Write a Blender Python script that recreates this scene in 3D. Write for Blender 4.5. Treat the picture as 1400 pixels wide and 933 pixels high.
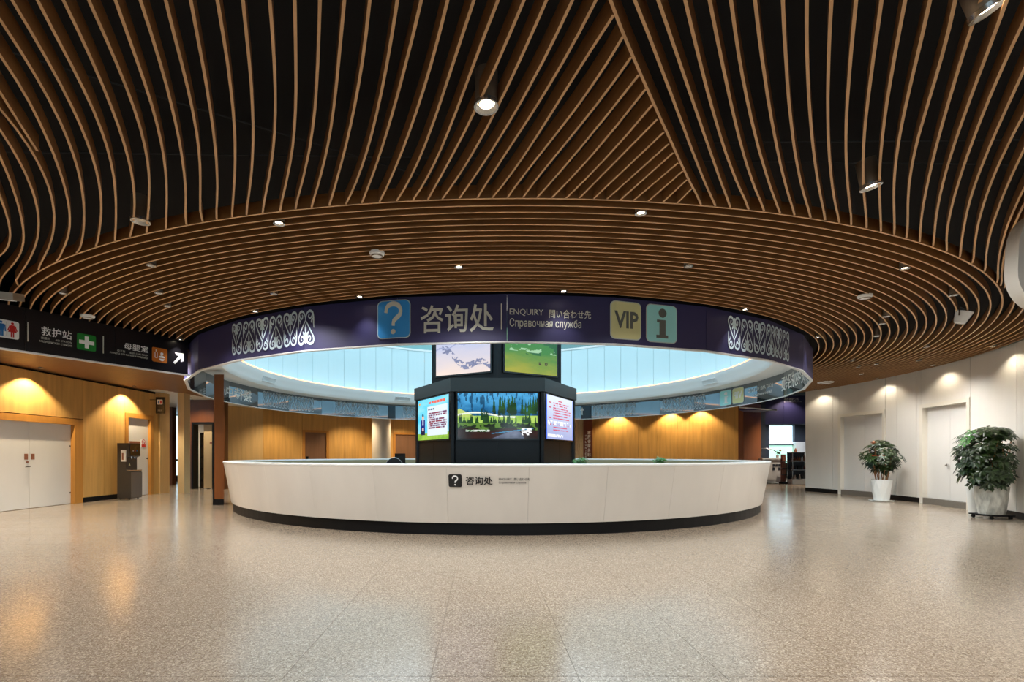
import bpy, bmesh, math, random
from mathutils import Vector, Matrix
random.seed(7)
PI = math.pi
scene = bpy.context.scene
col = scene.collection
for o in list(bpy.data.objects): bpy.data.objects.remove(o)

# ------------------------------------------------------------------ camera
# level camera 1.3 m above the floor, shifted lens (architectural photograph)
cam_d = bpy.data.cameras.new('camera'); cam = bpy.data.objects.new('camera', cam_d); col.objects.link(cam)
cam.location = (0, 0, 1.3); cam.rotation_euler = (PI/2, 0, 0)
cam_d.sensor_fit = 'HORIZONTAL'; cam_d.sensor_width = 36.0
cam_d.lens = 36.0*677.2/1400
cam_d.shift_x = (700-658.5)/1400; cam_d.shift_y = (623-466.5)/1400
cam_d.clip_start = .05; cam_d.clip_end = 300
scene.camera = cam

# ------------------------------------------------------------------ daylight and exposure
SKY = 1.9
w = bpy.data.worlds.new('sky'); scene.world = w; w.use_nodes = True
bgn = w.node_tree.nodes['Background']; bgn.inputs[0].default_value = (.66, .88, 1.0, 1); bgn.inputs[1].default_value = SKY
vs = scene.view_settings
vs.view_transform = 'Standard'; vs.look = 'None'; vs.exposure = 0.82; vs.gamma = 1.0; vs.use_curve_mapping = False
def portal(name, loc, rot, sx, sy):
    d = bpy.data.lights.new(name, 'AREA'); d.shape = 'RECTANGLE'; d.size = sx; d.size_y = sy; d.cycles.is_portal = True
    o = bpy.data.objects.new(name, d); col.objects.link(o); o.location = loc; o.rotation_euler = rot
CX, CY = .361, 15.15            # centre of the round hall
portal('skylight_portal', (CX, CY, 8.3), (0, 0, 0), 19, 19)
portal('glazing_portal', (0, -5.4, 2.0), (PI/2, 0, 0), 24, 3.6)
def D2R(a): return a*PI/180
def pol(a, r, z=0.0):           # azimuth in degrees, 0 = towards the camera, positive = right
    return Vector((CX + r*math.sin(D2R(a)), CY - r*math.cos(D2R(a)), z))

# ------------------------------------------------------------------ materials
def srgb(r, g, b):
    f = lambda c: (c/255/12.92) if c/255 <= .04045 else ((c/255+.055)/1.055)**2.4
    return (f(r), f(g), f(b))
def mat(name, c, rough=.5, metal=0, spec=.5, coat=0, emit=None, es=0, vary=0, scale=(6,6,6), bump=0, grain=False):
    m = bpy.data.materials.new(name); m.use_nodes = True; nt = m.node_tree; b = nt.nodes['Principled BSDF']
    b.inputs['Base Color'].default_value = (*c, 1); b.inputs['Roughness'].default_value = rough
    b.inputs['Metallic'].default_value = metal; b.inputs['Specular IOR Level'].default_value = spec
    if coat: b.inputs['Coat Weight'].default_value = coat; b.inputs['Coat Roughness'].default_value = .06
    if emit: b.inputs['Emission Color'].default_value = (*emit, 1); b.inputs['Emission Strength'].default_value = es
    if vary or bump:
        g = nt.nodes.new('ShaderNodeNewGeometry'); mp = nt.nodes.new('ShaderNodeMapping'); mp.inputs['Scale'].default_value = scale
        nt.links.new(g.outputs['Position'], mp.inputs['Vector'])
        n = nt.nodes.new('ShaderNodeTexNoise'); n.inputs['Scale'].default_value = 1; n.inputs['Detail'].default_value = 5 if grain else 3
        nt.links.new(mp.outputs[0], n.inputs['Vector'])
        if vary:
            oi = nt.nodes.new('ShaderNodeObjectInfo')
            r = nt.nodes.new('ShaderNodeValToRGB'); e = r.color_ramp.elements
            e[0].position = .3; e[1].position = .72
            e[0].color = (*[x*(1-vary) for x in c], 1); e[1].color = (*[min(1, x*(1+vary)) for x in c], 1)
            nt.links.new(n.outputs['Fac'], r.inputs[0])
            hs = nt.nodes.new('ShaderNodeHueSaturation')
            ma = nt.nodes.new('ShaderNodeMapRange'); ma.inputs['To Min'].default_value = 1-vary*.35; ma.inputs['To Max'].default_value = 1+vary*.35
            nt.links.new(oi.outputs['Random'], ma.inputs['Value']); nt.links.new(ma.outputs[0], hs.inputs['Value'])
            nt.links.new(r.outputs[0], hs.inputs['Color']); nt.links.new(hs.outputs[0], b.inputs['Base Color'])
        if bump:
            bp = nt.nodes.new('ShaderNodeBump'); bp.inputs['Strength'].default_value = bump; bp.inputs['Distance'].default_value = .01
            nt.links.new(n.outputs['Fac'], bp.inputs['Height']); nt.links.new(bp.outputs[0], b.inputs['Normal'])
    return m
M = {}
M['slat_edge'] = mat('slat_edge_band', srgb(206,162,116), .5, vary=.08, scale=(5,5,5))  # paler copy of the slat wood, light on undersides put into colour
M['slat'] = mat('slat_wood_shaded', srgb(140,96,54), .5, vary=.14, scale=(5,5,30), grain=True)  # darker copy for the sides, shade between slats put into colour
M['plenum'] = mat('black_plenum', (.006,.006,.007), .9)
M['conduit'] = mat('conduit_grey', (.02,.02,.022), .6)
M['wood'] = mat('wall_veneer', srgb(208,162,92), .45, vary=.13, scale=(9,9,.7), grain=True)
M['wood_pale'] = mat('pale_veneer', srgb(206,172,118), .45, vary=.1, scale=(9,9,.7), grain=True)
M['wood_red'] = mat('red_brown_veneer', srgb(142,84,48), .42, vary=.12, scale=(9,9,.7), grain=True)
M['wood_brown'] = mat('brown_veneer', srgb(108,60,24), .35, vary=.12, scale=(9,9,.7), grain=True)
M['frame_wood'] = mat('door_frame_wood', srgb(190,132,58), .4, vary=.08, scale=(9,9,.7), grain=True)
M['door_brown'] = mat('brown_door', srgb(126,92,68), .5, vary=.1, scale=(9,9,.7), grain=True)
M['white_wall'] = mat('white_wall_paint', srgb(224,220,213), .55, vary=.025, scale=(3,3,.6))
M['white_door'] = mat('white_door_paint', srgb(222,220,216), .4, vary=.02, scale=(2,2,1))
M['white_trim'] = mat('white_trim_paint', srgb(226,220,208), .4)
M['plaster'] = mat('white_plaster', srgb(232,236,238), .6)
M['drum'] = mat('white_glass_panel', srgb(206,230,236), .3, coat=.2)
M['teal_wall'] = mat('upper_wall_green_grey', srgb(120,160,160), .6)
M['steel'] = mat('sky_steel', srgb(110,140,140), .4, metal=.4)
M['black'] = mat('black_gloss_base', (.005,.005,.006), .45, spec=.2)
M['grey_plinth'] = mat('grey_plinth_stone', srgb(112,106,98), .4, vary=.08, scale=(20,20,20))
M['navy'] = mat('navy_sign_panel', srgb(50,48,92), .55, vary=.05, scale=(.7,.7,.7))
M['inner_glass'] = mat('mirror_dark_glass', (.20,.235,.27), .035, metal=1)
M['signblack'] = mat('black_sign_panel', srgb(22,20,24), .3)
M['letter'] = mat('silver_letter', srgb(210,212,202), .4)
M['letter_white'] = mat('white_letter', srgb(240,240,240), .5)
M['letter_black'] = mat('black_letter', srgb(16,16,18), .5)
M['pattern'] = mat('ice_blue_pattern', srgb(210,230,242), .45)
M['pattern_dim'] = mat('etched_pattern', srgb(176,186,196), .45)
M['tile_blue'] = mat('blue_icon', srgb(52,150,226), .4)
M['tile_khaki'] = mat('khaki_icon', srgb(222,220,164), .4)
M['tile_cyan'] = mat('cyan_icon', srgb(164,232,234), .4)
M['tile_rim'] = mat('icon_rim', srgb(196,206,206), .35)
M['grey_symbol'] = mat('grey_symbol', srgb(104,108,104), .45)
M['tile_green'] = mat('green_icon', srgb(24,132,48), .4)
M['tile_orange'] = mat('orange_icon', srgb(190,106,30), .4)
M['sym_blue'] = mat('blue_symbol', srgb(30,110,180), .4)
M['sym_red'] = mat('red_symbol', srgb(196,40,40), .4)
M['trim_metal'] = mat('bright_trim', srgb(226,228,230), .3, metal=.2)
M['counter'] = mat('white_solid_surface', srgb(214,208,200), .28, vary=.035, scale=(2.2,2.2,1.1), coat=.15)
M['counter_top'] = mat('white_counter_top', srgb(236,236,234), .25)
M['counter_in'] = mat('olive_counter_inside', srgb(150,140,110), .5)
M['desk'] = mat('desk_top', srgb(170,150,120), .45)
M['tower'] = mat('tower_dark_metal', srgb(34,35,38), .3, metal=.6)
M['tower_grey'] = mat('tower_grey_metal', srgb(60,63,64), .42, metal=.5)
M['bezel'] = mat('black_bezel', (.006,.006,.007), .2)
M['silver'] = mat('brushed_silver', srgb(188,188,188), .25, metal=.9)
M['fixture'] = mat('lamp_housing', srgb(150,136,120), .4, metal=.3)
M['fixture_white'] = mat('white_plastic', srgb(236,236,236), .4)
M['lens'] = mat('lamp_lens', (1,.9,.75), .2, emit=(1,.84,.6), es=14)
M['lens_off'] = mat('lamp_lens_off', srgb(210,200,190), .15, metal=.6)
M['cove'] = mat('cove_led', (1,.7,.4), .5, emit=(1,.36,.08), es=2.2)
M['plinth_led'] = mat('plinth_led', (1,.7,.4), .5, emit=(1,.55,.2), es=.5)
M['chrome'] = mat('chrome', (.75,.75,.75), .12, metal=1)
M['leaf'] = mat('leaf_green', srgb(36,58,20), .33, vary=.6, scale=(14,14,14))
M['leaf_bright'] = mat('bright_leaf', srgb(58,124,40), .45, vary=.3, scale=(30,30,30))
M['stem'] = mat('stem_brown', srgb(140,96,58), .7)
M['soil'] = mat('dark_soil', srgb(50,38,28), .9)
M['ribbon'] = mat('red_ribbon', srgb(226,66,40), .5)
M['pot'] = mat('white_ceramic_pot', srgb(226,228,226), .35)
M['pot_marble'] = mat('marbled_pot', srgb(186,186,178), .4, vary=.3, scale=(16,16,6))
M['dispenser'] = mat('dispenser_graphite', srgb(72,68,64), .35, metal=.3)
M['dispenser_grey'] = mat('dispenser_grey', srgb(110,106,102), .35, metal=.3)
M['screen_black'] = mat('black_glass', (.006,.006,.007), .08)
M['stele'] = mat('red_brown_board', srgb(120,62,44), .4)
M['curtain'] = mat('cream_curtain', srgb(212,196,168), .7)
M['amber'] = mat('amber_board', srgb(214,140,24), .5)
M['window'] = mat('daylit_window', (.8,.95,1), .2, emit=(.62,.86,1.0), es=1.1)
M['glass_green'] = mat('garden_window', (.5,.8,.7), .2, emit=(.42,.78,.62), es=.7)
M['dark_blue_grey'] = mat('dark_grey_panel', srgb(58,62,72), .4)
M['beige'] = mat('beige_panel', srgb(206,180,136), .4, vary=.05, scale=(4,4,1))
M['red'] = mat('red_notice', srgb(206,44,40), .5)
M['plate'] = mat('bronze_plate', srgb(150,96,72), .4, metal=.2)
M['sign_cream'] = mat('cream_sign_face', srgb(236,206,132), .4, emit=(1,.72,.3), es=.4)
M['sign_grey'] = mat('white_sign_rim', srgb(204,200,192), .4)
M['soffit_wood'] = mat('soffit_wood', srgb(132,94,58), .5, vary=.12, scale=(9,9,9), grain=True)
M['outer'] = mat('outer_wall', srgb(170,150,120), .7)
def terrazzo():
    m = bpy.data.materials.new('beige_terrazzo'); m.use_nodes = True; nt = m.node_tree; b = nt.nodes['Principled BSDF']
    g = nt.nodes.new('ShaderNodeNewGeometry')
    v = nt.nodes.new('ShaderNodeTexVoronoi'); v.inputs['Scale'].default_value = 120
    v2 = nt.nodes.new('ShaderNodeTexVoronoi'); v2.inputs['Scale'].default_value = 60
    n = nt.nodes.new('ShaderNodeTexNoise'); n.inputs['Scale'].default_value = 1.1; n.inputs['Detail'].default_value = 4
    for q in (v, v2, n): nt.links.new(g.outputs['Position'], q.inputs['Vector'])
    sep = nt.nodes.new('ShaderNodeSeparateColor'); nt.links.new(v.outputs['Color'], sep.inputs[0])
    r = nt.nodes.new('ShaderNodeValToRGB'); e = r.color_ramp.elements
    e[0].position = 0; e[0].color = (*srgb(126,108,88), 1); e[1].position = 1; e[1].color = (*srgb(200,186,166), 1)
    for p, c in ((.3, (150,135,119)), (.7, (162,147,130)), (.86, (180,165,146))):
        x = e.new(p); x.color = (*srgb(*c), 1)
    nt.links.new(sep.outputs[0], r.inputs[0])
    r2 = nt.nodes.new('ShaderNodeValToRGB'); f = r2.color_ramp.elements
    f[0].position = .12; f[0].color = (1,1,1,1); f[1].position = .2; f[1].color = (0,0,0,1)
    nt.links.new(v2.outputs['Distance'], r2.inputs[0])
    mx = nt.nodes.new('ShaderNodeMix'); mx.data_type = 'RGBA'; nt.links.new(r2.outputs[0], mx.inputs['Factor'])
    nt.links.new(r.outputs[0], mx.inputs['A']); mx.inputs['B'].default_value = (*srgb(214,202,182), 1)
    hs = nt.nodes.new('ShaderNodeHueSaturation'); oi = nt.nodes.new('ShaderNodeObjectInfo')
    mr = nt.nodes.new('ShaderNodeMapRange'); mr.inputs['To Min'].default_value = .965; mr.inputs['To Max'].default_value = 1.035
    nt.links.new(n.outputs['Fac'], mr.inputs['Value']); nt.links.new(mr.outputs[0], hs.inputs['Value'])
    nt.links.new(mx.outputs['Result'], hs.inputs['Color']); nt.links.new(hs.outputs[0], b.inputs['Base Color'])
    mr2 = nt.nodes.new('ShaderNodeMapRange'); mr2.inputs['To Min'].default_value = .13; mr2.inputs['To Max'].default_value = .22
    nt.links.new(n.outputs['Fac'], mr2.inputs['Value']); nt.links.new(mr2.outputs[0], b.inputs['Roughness'])
    b.inputs['Specular IOR Level'].default_value = .65
    return m
M['terrazzo'] = terrazzo()
M['grout'] = mat('joint_grout', srgb(112,96,78), .7)
def vcol_mat(name, es):
    m = bpy.data.materials.new(name); m.use_nodes = True; nt = m.node_tree; b = nt.nodes['Principled BSDF']
    a = nt.nodes.new('ShaderNodeVertexColor'); a.layer_name = 'picture'
    b.inputs['Base Color'].default_value = (.01,.01,.01,1); b.inputs['Roughness'].default_value = .12
    nt.links.new(a.outputs[0], b.inputs['Emission Color']); b.inputs['Emission Strength'].default_value = es
    return m
M['picture'] = vcol_mat('screen_picture', .72)

# ------------------------------------------------------------------ mesh helpers
class MB:
    def __init__(s): s.v = []; s.f = []
    def add(s, vs, fs):
        o = len(s.v); s.v += [tuple(x) for x in vs]; s.f += [tuple(i+o for i in f) for f in fs]; return s
    def box(s, a, b):
        x0,y0,z0 = a; x1,y1,z1 = b
        return s.add([(x0,y0,z0),(x1,y0,z0),(x1,y1,z0),(x0,y1,z0),(x0,y0,z1),(x1,y0,z1),(x1,y1,z1),(x0,y1,z1)],
                     [(0,3,2,1),(4,5,6,7),(0,1,5,4),(1,2,6,5),(2,3,7,6),(3,0,4,7)])
    def prism(s, pts, z0, z1):
        n = len(pts); vs = [(x,y,z0) for x,y in pts]+[(x,y,z1) for x,y in pts]
        return s.add(vs, [tuple(range(n))[::-1], tuple(range(n,2*n))]+[(i,(i+1)%n,n+(i+1)%n,n+i) for i in range(n)])
    def arc(s, a0, a1, r0, r1, z0, z1, step=2.0, closed=False):      # curved box about the hall's centre
        n = max(1, int(math.ceil(abs(a1-a0)/step))); vs = []; fs = []
        m = n if closed else n+1
        for i in range(m):
            a = a0+(a1-a0)*i/n
            vs += [pol(a,r0,z0), pol(a,r1,z0), pol(a,r1,z1), pol(a,r0,z1)]
        for i in range(n):
            p = 4*i; q = 4*((i+1)%m)
            for j in range(4):
                k = (j+1)%4; fs.append((p+j,q+j,q+k,p+k))
        if not closed: fs += [(0,1,2,3), (4*n+3,4*n+2,4*n+1,4*n)]
        return s.add(vs, fs)
    def lathe(s, prof, c=(0,0), n=32, a0=0, a1=360, cap=False):
        full = abs(a1-a0) >= 360; m = n if full else n+1; k = len(prof); vs = []; fs = []
        for i in range(m):
            a = D2R(a0+(a1-a0)*i/n)
            for r,z in prof: vs.append((c[0]+r*math.sin(a), c[1]-r*math.cos(a), z))
        for i in range(n):
            p = k*i; q = k*((i+1)%m)
            for j in range(k-1): fs.append((p+j,q+j,q+j+1,p+j+1))
        if cap and full:
            fs.append(tuple(k*i for i in range(m))[::-1]); fs.append(tuple(k*i+k-1 for i in range(m)))
        return s.add(vs, fs)
    def ribbon(s, pts, t, z0, z1):                                      # vertical board following a plan curve
        n = len(pts); vs = []; fs = []
        for i,p in enumerate(pts):
            a = Vector(pts[max(0,i-1)]); b = Vector(pts[min(n-1,i+1)]); d = (b-a).normalized(); nx,ny = -d.y*t/2, d.x*t/2
            vs += [(p[0]+nx,p[1]+ny,z0),(p[0]-nx,p[1]-ny,z0),(p[0]-nx,p[1]-ny,z1),(p[0]+nx,p[1]+ny,z1)]
        for i in range(n-1):
            for j in range(4):
                k = (j+1)%4; fs.append((4*i+j,4*i+4+j,4*i+4+k,4*i+k))
        fs += [(0,1,2,3),(4*n-1,4*n-2,4*n-3,4*n-4)]
        return s.add(vs, fs)
    def tube(s, pts, r, n=8):
        pts = [Vector(p) for p in pts]; k = len(pts); vs = []; fs = []
        rr = r if isinstance(r,(list,tuple)) else [r]*k
        for i,p in enumerate(pts):
            d = (pts[min(k-1,i+1)]-pts[max(0,i-1)]).normalized()
            u = d.orthogonal().normalized() if i == 0 else (u-d*u.dot(d)).normalized()
            v = d.cross(u)
            for j in range(n):
                a = 2*PI*j/n; vs.append(p+(u*math.cos(a)+v*math.sin(a))*rr[i])
        for i in range(k-1):
            for j in range(n): fs.append((n*i+j,n*i+(j+1)%n,n*i+n+(j+1)%n,n*i+n+j))
        fs += [tuple(range(n))[::-1], tuple(range(n*k-n,n*k))]
        return s.add(vs, fs)
    def mesh(s, name, smooth=False):
        me = bpy.data.meshes.new(name); me.from_pydata(s.v, [], s.f)
        bm = bmesh.new(); bm.from_mesh(me); bmesh.ops.recalc_face_normals(bm, faces=bm.faces); bm.to_mesh(me); bm.free()
        if smooth:
            for p in me.polygons: p.use_smooth = True
            me.set_sharp_from_angle(angle=D2R(35))
        return me
    def obj(s, name, m, parent=None, smooth=False):
        return put(name, s.mesh(name, smooth), m, parent)
def put(name, me, m, parent=None, loc=None, rot=None):
    if not me.materials: me.materials.append(M[m] if isinstance(m,str) else m)
    o = bpy.data.objects.new(name, me); col.objects.link(o)
    if loc is not None: o.location = loc
    if rot is not None: o.rotation_euler = rot
    if parent is not None: adopt(o, parent)
    return o
def wmat(o):
    m = Matrix.LocRotScale(o.location, o.rotation_euler.to_quaternion(), o.scale)
    return wmat(o.parent) @ (o.matrix_parent_inverse @ m) if o.parent else m
def adopt(o, parent):                                                # keep the world place
    o.parent = parent; o.matrix_parent_inverse = wmat(parent).inverted()
def empty(name, loc=(0,0,0), rz=0, parent=None):
    o = bpy.data.objects.new(name, None); col.objects.link(o); o.location = loc; o.rotation_euler = (0,0,rz); o.empty_display_size = .2
    if parent is not None: adopt(o, parent)
    return o
def tag(o, label, cat, group=None):
    o['label'] = label; o['category'] = cat
    if group: o['group'] = group
    return o
def struct(o, label=None):
    o['kind'] = 'structure'
    if label: o['label'] = label; o['category'] = o.name.split('_')[0].split('.')[0]
    return o
def local(o, parent, loc=(0,0,0), rot=(0,0,0)):                       # part given in its thing's own coordinates
    o.parent = parent; o.location = loc; o.rotation_euler = rot; return o

# ---- flat print (letters, symbols): built flat in (u,v), cut at joints, then laid on its board
def text_flat(body, box, bold=0.0, vert=False):
    c = bpy.data.curves.new('lettering', 'FONT'); c.body = body; c.resolution_u = 2; c.offset = bold
    o = bpy.data.objects.new('lettering', c); col.objects.link(o)
    dg = bpy.context.evaluated_depsgraph_get(); dg.update()
    me = bpy.data.meshes.new_from_object(o.evaluated_get(dg))
    vs = [(v.co.x, v.co.y) for v in me.vertices]; fs = [tuple(p.vertices) for p in me.polygons]
    bpy.data.objects.remove(o); bpy.data.curves.remove(c); bpy.data.meshes.remove(me)
    x0 = min(v[0] for v in vs); x1 = max(v[0] for v in vs); y0 = min(v[1] for v in vs); y1 = max(v[1] for v in vs)
    u0,u1,v0,v1 = box
    return [(u0+(x-x0)/(x1-x0)*(u1-u0), v0+(y-y0)/(y1-y0)*(v1-v0)) for x,y in vs], fs
def rrect(u0,u1,v0,v1,ru,rv=None,n=5):
    rv = rv or ru; p = []
    for cx,cy,a in ((u1-ru,v1-rv,0),(u0+ru,v1-rv,90),(u0+ru,v0+rv,180),(u1-ru,v0+rv,270)):
        for i in range(n+1): t = D2R(a+90*i/n); p.append((cx+ru*math.cos(t), cy+rv*math.sin(t)))
    return p
def poly(*ps):
    vs = []; fs = []
    for p in ps: fs.append(tuple(range(len(vs), len(vs)+len(p)))); vs += p
    return vs, fs
def ell(cu,cv,ru,rv,n=16): return [(cu+ru*math.cos(2*PI*i/n), cv+rv*math.sin(2*PI*i/n)) for i in range(n)]
def stroke(pts, wid, n=5):
    P = [Vector(p) for p in pts]; E = [2*P[0]-P[1]]+P+[2*P[-1]-P[-2]]; Q = []; W = []
    ws = wid if isinstance(wid,(list,tuple)) else [wid]*len(P)
    for i in range(1,len(E)-2):
        p0,p1,p2,p3 = E[i-1:i+3]
        for k in range(n):
            t = k/n; Q.append(.5*((2*p1)+(p2-p0)*t+(2*p0-5*p1+4*p2-p3)*t*t+(3*p1-p0-3*p2+p3)*t**3)); W.append(ws[i-1]+(ws[i]-ws[i-1])*t)
    Q.append(P[-1]); W.append(ws[-1]); vs = []; fs = []
    for i,q in enumerate(Q):
        d = (Q[min(len(Q)-1,i+1)]-Q[max(0,i-1)]); d = d.normalized() if d.length > 1e-9 else Vector((1,0)); nrm = Vector((-d.y,d.x))
        vs += [tuple(q+nrm*W[i]/2), tuple(q-nrm*W[i]/2)]
    return vs, [(2*i,2*i+1,2*i+3,2*i+2) for i in range(len(Q)-1)]
def join2(*parts):
    vs = []; fs = []
    for v,f in parts: o = len(vs); vs += list(v); fs += [tuple(i+o for i in q) for q in f]
    return vs, fs
def lay(name, vf, mapper, off, m, parent, cuts=()):
    bm = bmesh.new(); V = [bm.verts.new((u,v,0)) for u,v in vf[0]]
    for f in vf[1]:
        try: bm.faces.new([V[i] for i in f])
        except ValueError: pass
    us = [u for u,_ in vf[0]]
    for c in cuts:
        if min(us) < c < max(us):
            bmesh.ops.bisect_plane(bm, geom=bm.verts[:]+bm.edges[:]+bm.faces[:], plane_co=(c,0,0), plane_no=(1,0,0))
    for v in bm.verts: v.co = mapper(v.co.x, v.co.y, off)
    me = bpy.data.meshes.new(name); bm.to_mesh(me); bm.free()
    return put(name, me, m, parent)
def plane_map(o, du, n):                                             # board through o, u along du, v up, n towards the reader
    o = Vector(o); du = Vector(du).normalized(); n = Vector(n).normalized()
    return lambda u,v,off: o+du*u+Vector((0,0,v))+n*off

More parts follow.
